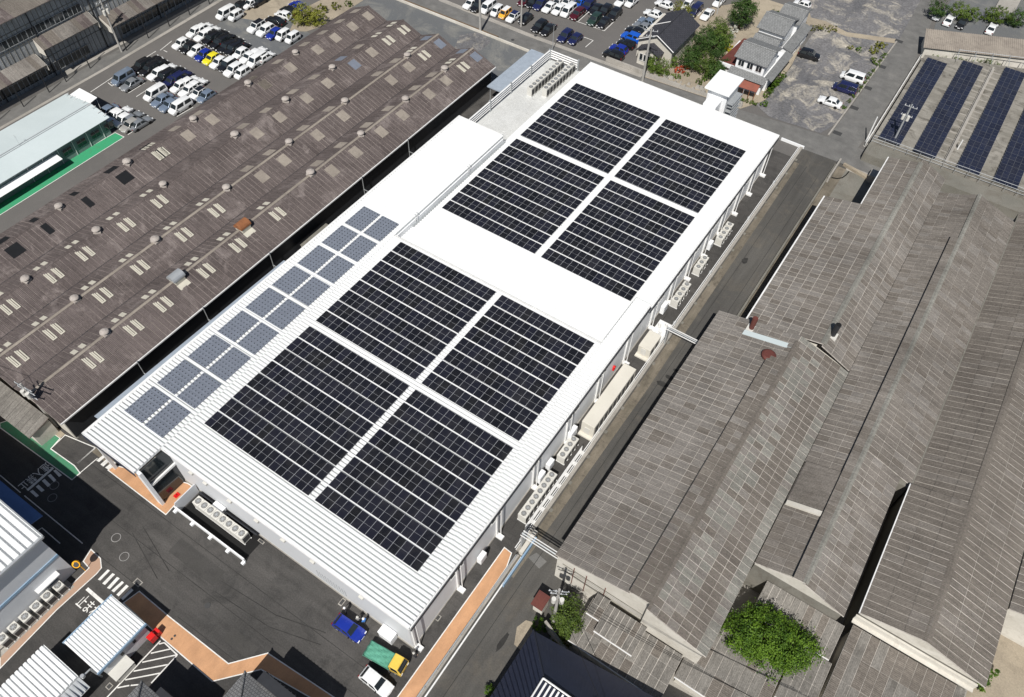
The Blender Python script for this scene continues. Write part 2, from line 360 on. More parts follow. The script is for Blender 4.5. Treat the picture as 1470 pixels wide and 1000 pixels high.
# houses and the gravel lot beyond the road
sheet('garden_soil', [(-.4,133),(1.3,117),(4,107.3),(24.5,108.9),(27.3,114),(27.2,128),(24,150),(12,150)], MT['sand'], 0.016)
sheet('gravel_lot', px((1098,122),(1108,138),(1085,150),(1105,168),(1178,191),(1200,178),(1240,120),(1283,62),(1216,50),(1180,36),(1165,50),(1125,110)), MT['gravel'], 0.016)
sheet('waste_ground', px((1165,30),(1180,32),(1216,46),(1290,58),(1320,3),(1330,-30),(1150,-40)), MT['gravel'], 0.02)
sheet('lot_path', px((1160,24),(1185,30),(1216,46),(1288,56),(1285,62),(1215,52),(1180,38),(1158,34)), MT['sand'], 0.024)
sheet('solar_ground', R(47.6,140,111.6,146.5), MT['concrete'], 0.0)
sheet('north_yard', [(47.9,155),(66,163),(120,185),(120,215),(48,200),(46.6,164)], MT['bluegravel'], 0.012)
# loading slab in the corner of the alley
sheet('loading_slab', R(47.3,53.4,86,103.2), MT['slabc'], 0.02)
sheet('drain_strip', R(45.4,47.35,52,103.4), MT['mud'], 0.012)
sheet('patched_asphalt', px((758,800),(770,793),(785,806),(774,816)), MT['road'], 0.006)
sheet('alley_edge_stain', [(38.9,8),(39.9,8),(40.3,40),(39.8,100),(38.9,100)], MT['mud'], 0.004)

# orange paths with white edge lines, raised a little above the asphalt
def path(name, poly, mat, z=.012, line=.12, lines=True):
    o = sheet(name, poly, mat, z)
    if lines:
        n = len(poly); b = MB()
        for i in range(n):
            p = Vector((*poly[i],0)); q = Vector((*poly[(i+1)%n],0)); d = (q-p).normalized(); t = Vector((-d.y,d.x,0))
            p = p - d*line*.5; q = q + d*line*.5; zz = z+.004+.001*(i%2)
            b.face([p+t*line*.5+Vector((0,0,zz)), p-t*line*.5+Vector((0,0,zz)), q-t*line*.5+Vector((0,0,zz)), q+t*line*.5+Vector((0,0,zz))])
        e = b.build('edge_line', MT['line'], o)
        for pl in e.data.polygons:
            if pl.normal.z < 0: e.data.flip_normals(); break
    return o
c8 = crop(560,820,6.668); c7 = crop(0,728,3.675); c6 = crop(0,480,3.675); c73 = crop(120,930,4.083)
path('orange_path', [(37.0,-60),(38.9,-60),(38.7,-6),(38.5,8.6),(38.0,10.4),(36.9,10.5)], MT['orange'])
path('orange_path', px(*c6((605,690),(990,785),(1012,800),(875,950),(570,715))), MT['orange'])
path('orange_path', px(*(c7((650,505),(735,443),(890,575),(1205,825)) + c73((1080,30),(1470,290),(1400,330),(1040,125),(755,195),(540,10)) + c7((830,668),(760,605)))), MT['orange'])
path('orange_path', px(*c7((0,755),(200,572),(370,416),(470,320),(440,285),(480,222),(530,270),(535,320),(510,350),(300,540),(0,850))), MT['brownpath'])
# green walkways
path('green_path', px(*crop(0,120,7.35)((1215,515),(1310,562),(600,1010))) + [(-63.6,-40),(-66.2,-40),(-66.2,22)], MT['green'])
c5b = crop(0,600,5.557)
path('green_path', px(*c5b((0,40),(80,12),(255,135),(345,65),(480,160),(405,245),(595,380),(640,440),(600,470),(575,492),(0,75))), MT['greenold'])
sheet('yellow_ground_patch', px(*c5b((385,20),(345,65),(480,160),(520,130))), MT['sand'], .02)
path('worn_bay', px(*c5b((405,245),(520,135),(760,235),(595,380))), MT['yard'], .018)

# painted markings in the yard
def bars(name, quads, z=.02):
    o = None
    root = bpy.data.objects.new(name, None); COL.objects.link(root); root['kind'] = 'structure'
    root.location = (quads[0][0][0], quads[0][0][1], 0)
    for q in quads:
        b = MB(); b.face([(p[0],p[1],z) for p in q]); s = b.build('stripe', MT['line'], root)
        if s.data.polygons[0].normal.z < 0: s.data.flip_normals()
    return root
zoomA = crop(80,830,10.5)
z7 = crop(0,690,6.25)
qs = [z7((878,885),(967,795),(988,805),(900,895)), z7((918,920),(1010,828),(1032,840),(942,935)), z7((960,960),(1050,862),(1075,875),(985,972)), zoomA((840,185),(1000,40),(1030,65),(878,212)), zoomA((915,245),(1065,95),(1102,120),(950,272)), zoomA((985,300),(1140,150),(1172,180),(1015,328))]
bars('crosswalk', [px(*q) for q in qs])
bars('crosswalk', [px(*crop(0,480,3.675)(*q)) for q in [((508,665),(545,635),(560,642),(523,673)), ((530,685),(570,650),(585,660),(545,697)), ((555,702),(598,668),(612,678),(572,712))]])
bars('stop_line', [px(*zoomA((450,175),(490,135),(740,350),(690,385)))])
bars('crosswalk', [px(*c5b(*q)) for q in [((238,585),(262,572),(312,618),(290,632)), ((286,548),(308,530),(356,575),(332,590)), ((333,500),(357,485),(406,533),(382,550)), ((380,458),(404,445),(450,495),(430,510)), ((425,420),(445,410),(495,455),(472,470)), ((212,570),(420,390),(432,402),(226,582))]])
# road lettering: short strokes
def strokes(name, segs, wd, z=.022, mat='line'):
    b = MB()
    for i, (p, q) in enumerate(segs):
        p = Vector((*p,0)); q = Vector((*q,0)); d = (q-p).normalized(); t = Vector((-d.y,d.x,0))*wd/2; zz = Vector((0,0,z+.0012*(i%4)))
        b.face([p+t+zz, p-t+zz, q-t+zz, q+t+zz])
    o = b.build(name, MT[mat]); o['kind'] = 'structure'
    bm = bmesh.new(); bm.from_mesh(o.data)
    for f in bm.faces:
        if f.normal.z < 0: f.normal_flip()
    bm.to_mesh(o.data); bm.free()
    return o
def seg(cr, *ls): return [tuple(px(*cr(*l))) for l in ls]
def lettering(name, text, c, ux, h, sx, sy, z=.024):
    """road lettering cut from the built-in font, baseline direction ux, centred on c"""
    cu = bpy.data.curves.new('txt','FONT'); cu.body = text; cu.size = 1; cu.align_x = 'CENTER'; cu.align_y = 'CENTER'; cu.offset = .004
    t = bpy.data.objects.new('txt', cu); COL.objects.link(t)
    me = bpy.data.meshes.new_from_object(t.evaluated_get(bpy.context.evaluated_depsgraph_get())); bpy.data.objects.remove(t)
    me.name = name; me.materials.clear(); me.materials.append(MT['line'])
    o = link(name, me, None, 'structure'); a = Vector((ux[0],ux[1],0)).normalized(); u = Vector((-a.y,a.x,0))
    o.matrix_world = Matrix(((a.x*sx,u.x*sy,0,c[0]),(a.y*sx,u.y*sy,0,c[1]),(0,0,1,z),(0,0,0,1)))
    return o
K = c5b
lettering('stop_lettering', '止まれ', px(*zoomA((488,438)))[0], (1,0), 0, 1.05, 1.7)
lettering('no_entry_lettering', '進入禁止', px(*c5b((275,462)))[0], (0,-1), 0, 1.05, 1.5)
b = MB()
for q in z7((1042,510),(1115,680),(488,42),(470,152)):
    b.ring(U(*q), .50, .58, .02)
o = b.build('floor_circle_markings', MT['faintline']); o['kind'] = 'structure'
# hatched no-parking zone beside the small white building
zc = crop(180,890,10.5)
strokes('hatched_zone', seg(zc, ((530,310),(-300,1190)), ((780,530),(390,950)), ((505,360),(590,340)), ((385,500),(700,430)), ((255,635),(790,520)), ((125,770),(640,670)), ((0,900),(520,800)), ((80,985),(275,965)), ((-120,1020),(60,985)), ((590,340),(785,525))), .14)
strokes('bay_lines', seg(K, ((760,240),(595,380)), ((778,320),(600,470)), ((0,455),(165,595)), ((195,618),(660,1000)), ((300,900),(335,875)), ((335,875),(480,1000))), .12)
# parking bay lines, west car park
zP = crop(130,70,5.973); zQ = crop(230,0,5.973)
strokes('west_bay_lines', seg(zP, ((325,378),(465,292)), ((392,410),(535,318)), ((462,442),(490,425)), ((740,580),(880,500)), ((320,735),(465,645)), ((150,290),(185,318)), ((185,318),(230,290)), ((560,20),(480,70)), ((395,190),(940,465)), ((300,170),(0,370))) + seg(zQ, ((290,330),(820,585)), ((100,350),(0,430)), ((30,430),(60,445))), .14)
zB = crop(750,0,9.407); zC = crop(860,0,9.407); zD = crop(960,0,9.407)
strokes('back_bay_lines', seg(zB, ((0,35),(1105,415)), ((1105,415),(1340,190)), ((755,285),(905,150)), ((985,370),(1010,345)), ((865,330),(890,305)), ((350,440),(475,375)), ((20,340),(125,255)), ((735,590),(835,500)), ((835,500),(955,545)), ((955,545),(850,635)), ((1080,760),(1220,640))) + seg(zC, ((45,765),(640,215)), ((640,215),(760,95)), ((455,65),(540,0))) + seg(zD, ((390,215),(460,140)), ((260,160),(310,95))), .14)
# drain covers and manholes
def grate(q, sx, sy, rz=0):
    c = U(*q); b = MB(); b.box(-sx/2, sx/2, -sy/2, sy/2, 0, .03, 0); b.box(-sx*.36, sx*.36, -sy*.36, sy*.36, .03, .036, 1)
    o = b.build('drain_cover', [MT['concrete'], MT['grille']]); o.location = c; o.rotation_euler.z = rz
    return o
gl = ['concrete drain cover on the yard at the corner of the zebra crossing', 'small drain cover on the yard by the air conditioner pen', 'drain cover against the front wall near the white steel cabinet', 'drain cover beside the kerb of the orange path below the factory', 'small drain cover near the hatched zone in the bottom left']
for q, s, l in zip([(198,836),(375,777),(491,864),(628,886),(157,985)], [(1.0,.7),(.9,.35),(.5,.9),(.7,.7),(.6,.6)], gl):
    tag(grate(q, *s), l, 'drain cover')
for q, l in zip([(298,869),(736,57),(769,51)], ['round manhole cover in the open yard', 'round manhole on the back road under the lamp post', 'round manhole on the back road near the parked black car']):
    b = MB(); b.tube((0,0,.012),(0,0,.03),.36,16); o = b.build('manhole_cover', MT['grille']); o.location = U(*q); tag(o, l, 'manhole')

for q, l in zip([(246.5,917),(251,912.5)], ['lower of two dark studs on the orange path', 'upper of two dark studs on the orange path']):
    b = MB(); b.tube((0,0,.012),(0,0,.05),.13,12); o = b.build('path_stud', MT['grille']); o.location = U(*q); tag(o, l, 'stud')

# seams, patches and stains of the yard and the alley
strokes('asphalt_seams', [((-3.4,-17.6),(9.5,-17.4)), ((11,-17.3),(24,-16.9)), ((-14,-10.2),(36.6,-9.6)), ((-6,-13.8),(22,-13.4)), ((24,-12.4),(36.7,-12.3)), ((36.3,13),(36.3,55)), ((40.9,-40),(41.2,100)), ((43.6,20),(43.8,98))], .07, .005, 'seam')
strokes('tyre_marks', [((12,-11.6),(20,-10.9)), ((12.2,-12.9),(20.3,-12.3)), ((20,-10.9),(26,-9.2)), ((20.3,-12.3),(26.4,-10.5)), ((-1,-12.2),(6,-14.2)), ((-1.3,-13.5),(5.6,-15.6))], .09, .007, 'seam')
for q in [R(4,11.5,-12.6,-10.6), R(17,21,-16.2,-14.6), R(36.4,38.0,54.2,56.4), R(36.2,38.1,80,86)]: sheet('asphalt_patch', q, MT['oldpatch'], .0035)
for c, (a, b_) in [((41.6,43.0),(1.0,.5)),((42.0,44.6),(.8,.4)),((42.2,46.2),(.5,.3)),((43.0,1.2),(.35,1.3)),((43.4,57),(.7,.6)),((41.5,72),(.5,.9))]:
    sheet('asphalt_patch', [(c[0]+a*math.cos(t)*random.uniform(.75,1.1), c[1]+b_*math.sin(t)*random.uniform(.75,1.1)) for t in np.arange(0,6.28,.52)], MT['seam'], .006)
# ------------------------------------------------------------------ the white factory
ZN, ZF = 8.36, 7.14                    # top of the roof ribs, front and rear half
XS = (0.0, 16.928, 17.874, 32.686)     # solar blocks
YS = (0.0, 18.38, 19.56, 37.62, 47.83, 88.02)
factory = thing('white_factory', 'long white factory with ribbed steel roof and pale grey walls in the middle', 'factory', (17,44,0))
def zroof(y): return ZN if y < 38.3 else ZF
def ribs(name, x0, x1, y0, y1, zf, pitch=.52, depth=.32, parent=factory, mats=None, ends=True):
    """folded-plate roof: broad ribs with narrow troughs, running along x"""
    b = MB(); n = max(1, round((y1-y0)/pitch)); p = (y1-y0)/n
    prof = [(0,0),(.6,0),(.66,-depth),(.93,-depth),(1.0,0)]
    for i in range(n):
        for (a, da), (c, dc) in zip(prof[:-1], prof[1:]):
            ya, yc = y0+(i+a)*p, y0+(i+c)*p
            b.face([(x0,ya,zf(ya)+da),(x1,ya,zf(ya)+da),(x1,yc,zf(yc)+dc),(x0,yc,zf(yc)+dc)])
        if ends:
            for xx, s in ((x0,1),(x1,0)):
                q = [(xx, y0+(i+a)*p, zf(y0+(i+a)*p)+d) for a, d in prof[:4]] + [(xx, y0+(i+1)*p, zf(y0+(i+1)*p)), (xx, y0+(i+1)*p, zf(y0+(i+1)*p)-depth-.06), (xx, y0+i*p, zf(y0+i*p)-depth-.06)]
                b.face(q if not s else q[::-1])
    return b.build(name, mats or MT['whiteroof'], parent)
ribs('roof_panel', -1.72, 33.35, -5.2, 38.3, lambda y: ZN)
ribs('roof_panel', -1.72, 33.35, 38.34, 95.3, lambda y: ZF)
ribs('roof_panel', 33.36, 35.58, -5.2, 48.0, lambda y: ZN+.01)
ribs('roof_panel', 33.36, 35.5, 48.02, 95.3, lambda y: ZF+.01)
ribs('roof_panel', -10.9, -1.73, -9.1, 66.7, lambda y: ZN+.005)
# ridge caps, eave trims
b = MB()
b.box(-10.98, -10.6, -9.15, 66.75, ZN-.35, ZN+.05); b.box(-10.98, -1.65, -9.2, -9.12, ZN-.28, ZN+.05)
b.box(-10.98, -1.65, 66.72, 66.85, ZN-.4, ZN+.06)
b.box(35.6, 35.72, -5.25, 48.0, ZN-.42, ZN-.12); b.box(35.52, 35.66, 48.05, 95.3, ZF-.42, ZF-.1)
b.box(-1.7, 33.3, 38.24, 38.33, ZF-.2, ZN+.02); b.box(-1.6, 35.7, -5.32, -5.22, ZN-.3, ZN+.02); b.box(-1.7, 35.66, 95.32, 95.45, ZF-.45, ZF+.06)
b.build('eave_trim', MT['whitesteel'], factory)
b = MB(); b.box(-10.95, -1.7, -9.28, -9.21, ZN-.95, ZN-.3); b.box(-11.06, -10.99, -9.2, 66.7, ZN-.95, ZN-.33); b.build('fascia', MT['navyfascia'], factory)
b = MB(); b.box(35.74, 35.86, -5.2, 47.9, ZN-.62, ZN-.4); b.box(35.68, 35.8, 48.1, 95.2, ZF-.62, ZF-.4); b.build('gutter', MT['darksteel'], factory)
# skirts where the roof levels part
b = MB()
for i in range(12):
    y0 = 38.6+i*(66.6-38.6)/12; y1 = 38.6+(i+1)*(66.6-38.6)/12
    b.face([(-1.70,y0,zroof(y0)-.1),(-1.70,y1,zroof(y1)-.1),(-1.70,y1,ZN+.04),(-1.70,y0,ZN+.04)])
    if y1 < 49: pass
for i in range(6):
    y0 = 38.6+i*1.57; y1 = y0+1.57
    b.face([(33.34,y1,zroof(y1)-.1),(33.34,y0,zroof(y0)-.1),(33.34,y0,ZN+.06),(33.34,y1,ZN+.06)])
b.face([(33.34,48.01,ZF-.1),(35.6,48.01,ZF-.1),(35.6,48.01,ZN+.05),(33.34,48.01,ZN+.05)])
b.build('roof_step_wall', MT['bluefence'] if False else MT['steel'], factory)
b = MB(); b.box(-1.62, -1.3, 42.0, 66.5, ZF+.02, ZF+.42); b.box(33.1,33.3,39.5,47.6, ZF+.1, ZF+.62); b.build('step_gutter', MT['steel'], factory)
# walls (the side face gets its own brightened cladding)
b = MB(); b.box(-1.5, 35.15, -4.95, 38.2, 0.3, 8.0); b.box(33.5,35.12,38.2,47.9,.3,8.0); b.box(-1.5, 33.5, 38.2, 47.9, .3, 6.85); b.box(-1.5, 35.1, 47.9, 93.4, .3, 6.85); b.build('wall_cladding', MT['wall'], factory)
b = MB(); b.box(35.12,35.16,-4.94,47.8,.3,7.98); b.box(35.12,35.16,47.85,93.3,.3,6.83); b.build('brightened_side_cladding', MT['whitewall'], factory)  # lighter than the front wall; missing sunlight is put into its colour
b = MB(); b.box(-10.3, -1.52, -4.9, 66.4, .3, 8.0); b.build('wall_cladding', MT['whitewall'], factory)
b = MB(); b.box(-10.4, 35.25, -5.05, 93.5, 0.0, .32); b.build('plinth', MT['concrete'], factory)
# vertical cladding seams on the front wall and the side wall, wall posts with base plates, downpipes
for k, y in enumerate(list(np.arange(-4.6, 44, 7.95)) + list(np.arange(51, 94, 6.0))):
    zt = 7.9 if y < 48 else 6.7
    b = MB(); b.box(35.16, 35.36, y-.12, y+.12, .3, zt); b.box(35.2, 36.15, y-.32, y+.32, 0, .3); b.build('wall_post', MT['whitesteel'], factory)
    b = MB(); b.tube((35.62,y+.3,zt-.1),(35.62,y+.3,.35),.07); b.build('downpipe', MT['whitesteel'], factory)
for k, y in enumerate([3.5, 11.3, 20, 29, 36, 53.5, 60, 66, 72.5, 79, 86]):
    zt = 6.2 if y < 48 else 5.2
    b = MB(); b.box(35.14, 35.2, y-1.1, y+1.1, zt-1.5, zt); b.build('window', MT['glass'], factory)
    b = MB(); b.box(35.14, 35.24, y-1.2, y+1.2, zt, zt+.1); b.box(35.14,35.24,y-1.2,y+1.2,zt-1.6,zt-1.5); b.box(35.14,35.24,y-.04,y+.04,zt-1.5,zt); b.build('window_frame', MT['whitesteel'], factory)
for y in (2.8, 9.6, 26.0, 35.0):
    b = MB(); b.box(35.16, 35.55, y-.16, y+.16, 6.9, 7.15); b.tube((35.3,y,7.0),(35.7,y-.1,6.85),.12,8); b.build('wall_lamp', MT['whitesteel'], factory)
for x in (2.8, 5.2, 9.2, 13.5, 17.6, 22.0, 29.0):
    b = MB(); b.box(x-.24, x+.24, -5.32, -4.96, 6.6, 7.0); b.box(x-.3, x+.3, -5.4, -4.98, 7.0, 7.06); b.build('vent_hood', MT['ac'], factory)
for x0, w_, h_ in ((31.2,1.8,1.4),(4.6,1.6,1.2)):
    b = MB(); b.box(x0, x0+w_, -6.1, -5.06, .0, h_*1.1); b.box(x0-.05, x0+w_+.05, -6.15, -5.0, h_*1.1, h_*1.1+.06); b.build('wall_cabinet', MT['whitewall'], factory, bevel=.02)
b = MB()
for x in np.arange(21.4, 25.6, .42): b.box(x, x+.06, -4.99, -4.95, 1.4, 3.2)
b.box(21.2,25.6,-5.02,-4.96,1.3,1.4); b.build('wall_louvre', MT['steel'], factory)
# entrance canopy corner: fin pillar, tie beam, dark recess
b = MB(); b.box(-2.0, -1.15, -9.0, -8.6, 0, ZN-.4); b.build('canopy_pillar', MT['whitewall'], factory)
b = MB(); b.box(-10.4, -10.0, -9.0, -8.6, 0, ZN-.4); b.build('canopy_pillar', MT['whitewall'], factory)
b = MB(); b.box(-1.44, -1.2, -8.55, -4.96, 4.4, 4.75); b.build('tie_beam', MT['whitesteel'], factory)
b = MB(); b.box(-1.56, -1.46, -8.58, -4.96, .1, ZN-.5); b.build('entrance_screen', MT['glass'], factory)
b = MB(); b.box(-9.5, -2.2, -4.98, -4.93, .4, 7.4); b.build('entrance_glazing', MT['glass'], factory)
b = MB(); b.box(-10.7, -1.9, -8.9, -5.0, ZN-.8, ZN-.45); b.build('canopy_soffit', MT['darksteel'], factory)
# roof terrace with louvred screen at the far left corner
b = MB(); b.box(-9.6, -1.75, 67.0, 93.6, .3, 5.6); b.build('terrace_block', MT['wall'], factory)
b = MB(); b.box(-9.7, -1.74, 66.9, 93.7, 5.6, 5.72); b.build('terrace_deck', MT['deck'], factory)
def louvre(x0, y0, x1, y1, z0, z1, n):
    d = Vector((x1-x0, y1-y0, 0)); L = d.length; d.normalize(); t = Vector((-d.y, d.x, 0))
    for k in range(n):
        z = z0 + (z1-z0)*(k+.5)/n; b = MB(); h = (z1-z0)/n*.16
        p = Vector((x0,y0,z)); q = Vector((x1,y1,z))
        b.hexa([p-t*.12-Vector((0,0,h)), q-t*.12-Vector((0,0,h)), q+t*.02-Vector((0,0,h)), p+t*.02-Vector((0,0,h))],
               [p-t*.02+Vector((0,0,h*.3)), q-t*.02+Vector((0,0,h*.3)), q+t*.12+Vector((0,0,h*.3)), p+t*.12+Vector((0,0,h*.3))])
        b.build('louvre_slat', MT['whitesteel'], factory)
    m = max(2, int(L/6)+1)
    for i in range(m):
        c = Vector((x0,y0,0)) + d*(L*i/(m-1)); b = MB(); b.box(c.x-.14, c.x+.14, c.y-.14, c.y+.14, 5.7, z1+.05); b.build('screen_post', MT['steel'], factory)
louvre(-9.4, 67.2, -9.4, 93.4, 6.2, 8.0, 4); louvre(-9.3, 93.5, -3.2, 93.5, 6.2, 8.0, 4)
# stair tower beyond the rear eave
b = MB(); b.box(20.7, 24.4, 98.2, 103.4, 0, 9.2); b.build('stair_tower', MT['whitewall'], factory)
b = MB(); b.box(20.2, 24.9, 97.3, 103.8, 9.2, 9.5); b.build('tower_roof', MT['whiteroof'], factory, bevel=.03)
b = MB(); b.box(21.2, 23.6, 95.5, 98.18, 0, 7.6); b.build('tower_duct', MT['whitewall'], factory)
b = MB(); b.box(21.9, 22.6, 95.42, 95.49, 6.2, 6.6); b.build('tower_vent', MT['bluefence'], factory)
b = MB()
for i in range(9):
    z = .8*i+.6; b.box(24.5, 25.6, 98.6+.3*(i%2), 103.0, z, z+.05)
for (x, y) in ((25.6,98.6),(25.6,103),(24.5,98.6)): b.tube((x,y,0),(x,y,8),.05,6)
b.build('escape_stair', MT['steel'], factory)
b = MB(); b.box(-11.5,-1.7,93.8,100.7,0,.02); 
# ladder hoops on the roof edge
for y in (66.4, 56.5, 43.0):
    b = MB()
    for s in (-.25,.25): b.tube((-1.4,y+s,ZF),(-1.4,y+s,ZN+.9),.03,6); b.tube((-1.4,y+s,ZN+.9),(-1.9,y+s,ZN+.9),.03,6)
    for z in (7.5,7.9,8.3,8.7): b.tube((-1.4,y-.25,z),(-1.4,y+.25,z),.02,5)
    b.build('roof_ladder', MT['whitesteel'], factory)

# ------------------------------------------------------------------ solar arrays on the factory roof
def panel_mesh(name, cellm, fm='frame'):
    """unit panel 1 x 1 m, origin at its centre: rim, two glass halves"""
    b = MB(); b.box(-.5,.5,-.5,.5,0,.04,0,bottom=False)
    for s in (-1,1):
        y0, y1 = (.005,.493) if s > 0 else (-.493,-.005)
        b.face([(-.483,y0,.043),(.483,y0,.043),(.483,y1,.043),(-.483,y1,.043)],1)
    return b.mesh(name, [MT[fm], cellm])
PM = panel_mesh('solar_panel', MT['cell'])
def array(label, x0, x1, nx, y0, y1, ny, z, mesh=PM, name='solar_array', gapx=.016, gapy=.2, group='solar arrays on the white factory roof', tilt=0.0):
    t = thing(name, label, 'solar array', ((x0+x1)/2,(y0+y1)/2,z), 0, group)
    px_, py_ = (x1-x0)/nx, (y1-y0+gapy)/ny
    for j in range(ny):
        for i in range(nx):
            o = link('solar_panel', mesh, t); o.location = (x0+px_*(i+.5)-t.location.x, y0+py_*j+(py_-gapy)/2-t.location.y, 0)
            o.scale = (px_-gapx, py_-gapy, 1); o.rotation_euler = (random.uniform(-.004,.004), random.uniform(-.004,.004), 0)
        b = MB(); yy = y0+py_*j
        for yv in (yy+.45, yy+py_-gapy-.45): b.box(x0-.05, x1+.05, yv-.03, yv+.03, z-.07, z-.005)
        b.build('mounting_rail', MT['frame'], t)
    return t
ym = YS[4] + (YS[5]-YS[4]+1.15)*9/17 - 1.15
array('front left block of black solar panels nearest the entrance canopy', XS[0], XS[1], 16, YS[0], YS[1], 8, ZN+.09)
array('front right block of black solar panels nearest the bottom roof corner', XS[2], XS[3], 14, YS[0], YS[1], 8, ZN+.09)
array('second left block of black solar panels beside the grey rooflight sheets', XS[0], XS[1], 16, YS[2], YS[3], 8, ZN+.09)
array('second right block of black solar panels above the long beige machine', XS[2], XS[3], 14, YS[2], YS[3], 8, ZN+.09)
array('third left block of black solar panels, just past the blank white roof strip', XS[0]-.35, XS[1]-.25, 16, YS[4], ym, 9, ZF+.09)
array('third right block of black solar panels beside the small roof step', XS[2]-.1, XS[3]+.0, 14, YS[4], ym, 9, ZF+.09)
array('rear left block of black solar panels nearest the roof terrace', XS[0]-.35, XS[1]-.25, 16, ym+1.15, YS[5], 8, ZF+.09)
array('rear right block of black solar panels nearest the white stair tower', XS[2]-.1, XS[3]+.0, 14, ym+1.15, YS[5], 8, ZF+.09)

# grey perforated rooflight sheets, two columns of nine, laid over the ribs
def screen_mesh(w_, l_):
    b = MB(); n = 8; p = l_/n
    for i in range(n):
        y = -l_/2+i*p
        b.box(-w_/2, w_/2, y, y+p*.72, .0, .09, 0); b.face([(-w_/2,y+p*.72,.02),(w_/2,y+p*.72,.02),(w_/2,y+p,.02),(-w_/2,y+p,.02)],0)
        for k in range(6):
            x = -w_/2+(k+.5)*w_/6; b.box(x-.07, x+.07, y+p*.28, y+p*.5, .09, .13, 1)
    return b.mesh('rooflight_sheet', [MT['screen'], MT['darksteel']])
SX = [(-9.35,-6.15),(-5.72,-2.55)]
SM = screen_mesh(3.15, 4.45)
y_a, y_b = -4.5, 40.7; pit = (y_b-y_a)/9
for c, side in enumerate(('outer','inner')):
    for k in range(9):
        o = link('rooflight_sheet', SM); o.location = ((SX[c][0]+SX[c][1])/2, y_a+pit*(k+.5), ZN+.02)
        tag(o, f'grey perforated rooflight sheet, {ORD[k]} from the entrance canopy in the {side} column', 'rooflight', 'grey rooflight sheets on the white roof')
# ------------------------------------------------------------------ sheets laid on a roof slope
UNIT = MB(); UNIT.box(-.5,.5,-.5,.5,-.5,.5); 
def unit_sheet(mat):
    b = MB(); b.box(-.5,.5,-.5,.5,-.5,.5,0,bottom=False); return b.mesh('roof_sheet', mat)
SHEETM = {}
def cells(o, u, v, nu, nv, gu, gv, matf, up, skip=None, jit=.012):
    """list of sheet frames on the parallelogram o + s*u + t*v; nu along u, nv along v"""
    out = []
    for j in range(nv):
        for i in range(nu):
            if skip and skip((i+.5)/nu, (j+.5)/nv): continue
            c = o + u*((i+.5)/nu) + v*((j+.5)/nv) + up*(.03+random.uniform(0,jit))
            out.append((c, u/nu*(1-gu), v/nv*(1-gv), up, matf((i+.5)/nu, (j+.5)/nv)))
    return out
def lay(parent, fr, limit=300):
    """the sheets nearest the camera as parts, the rest as one part"""
    cp = Vector(CAM); fr = sorted(fr, key=lambda f: (f[0]-cp).length)
    pl = worldloc(parent)
    for c, u, v, up, m in fr[:limit]:
        if m not in SHEETM: SHEETM[m] = unit_sheet(MT[m])
        o = link('roof_sheet', SHEETM[m], parent)
        lu, lv = u.length, v.length; a = u/lu; n = up; d = n.cross(a)
        M4 = Matrix(((a.x*lu, d.x*lv, n.x*.03, c.x-pl.x), (a.y*lu, d.y*lv, n.y*.03, c.y-pl.y), (a.z*lu, d.z*lv, n.z*.03, c.z-pl.z), (0,0,0,1)))
        o.matrix_local = M4
    rest = fr[limit:]
    if rest:
        mats = sorted(set(f[4] for f in rest)); b = MB(); rn = []
        for c, u, v, up, m in rest:
            mi = mats.index(m); q = [c-u/2-v/2+up*.015, c+u/2-v/2+up*.015, c+u/2+v/2+up*.015, c-u/2+v/2+up*.015]
            if (q[1]-q[0]).cross(q[2]-q[0]).dot(up) < 0: q = q[::-1]
            n = len(b.f); b.slab(q, .03, mi); rn += [random.random()]*(len(b.f)-n)
        o = b.build('roof_sheets', [MT[m] for m in mats], parent, kind='stuff')
        at = o.data.attributes.new('rnd', 'FLOAT', 'FACE'); at.data.foreach_set('value', rn)
def slope(parent, p0, p1, p2, p3, nu, nv, matf, limit_list, gap=(.05,.07), base='joint', name='roof_deck', skip=None, jit=.012):
    """quad p0->p1 along the slope (u), p0->p3 along the ridge (v)"""
    p0, p1, p2, p3 = map(Vector, (p0,p1,p2,p3)); u = p1-p0; v = p3-p0
    up = u.cross(v).normalized()
    if up.z < 0: up = -up
    b = MB(); q = [p0,p1,p2,p3]
    if (q[1]-q[0]).cross(q[2]-q[0]).z < 0: q = q[::-1]
    b.slab(q, .12); b.build(name, MT[base], parent)
    limit_list += cells(p0, u, v, nu, nv, gap[0]/(u.length/nu), gap[1]/(v.length/nv), matf, up, skip, jit)

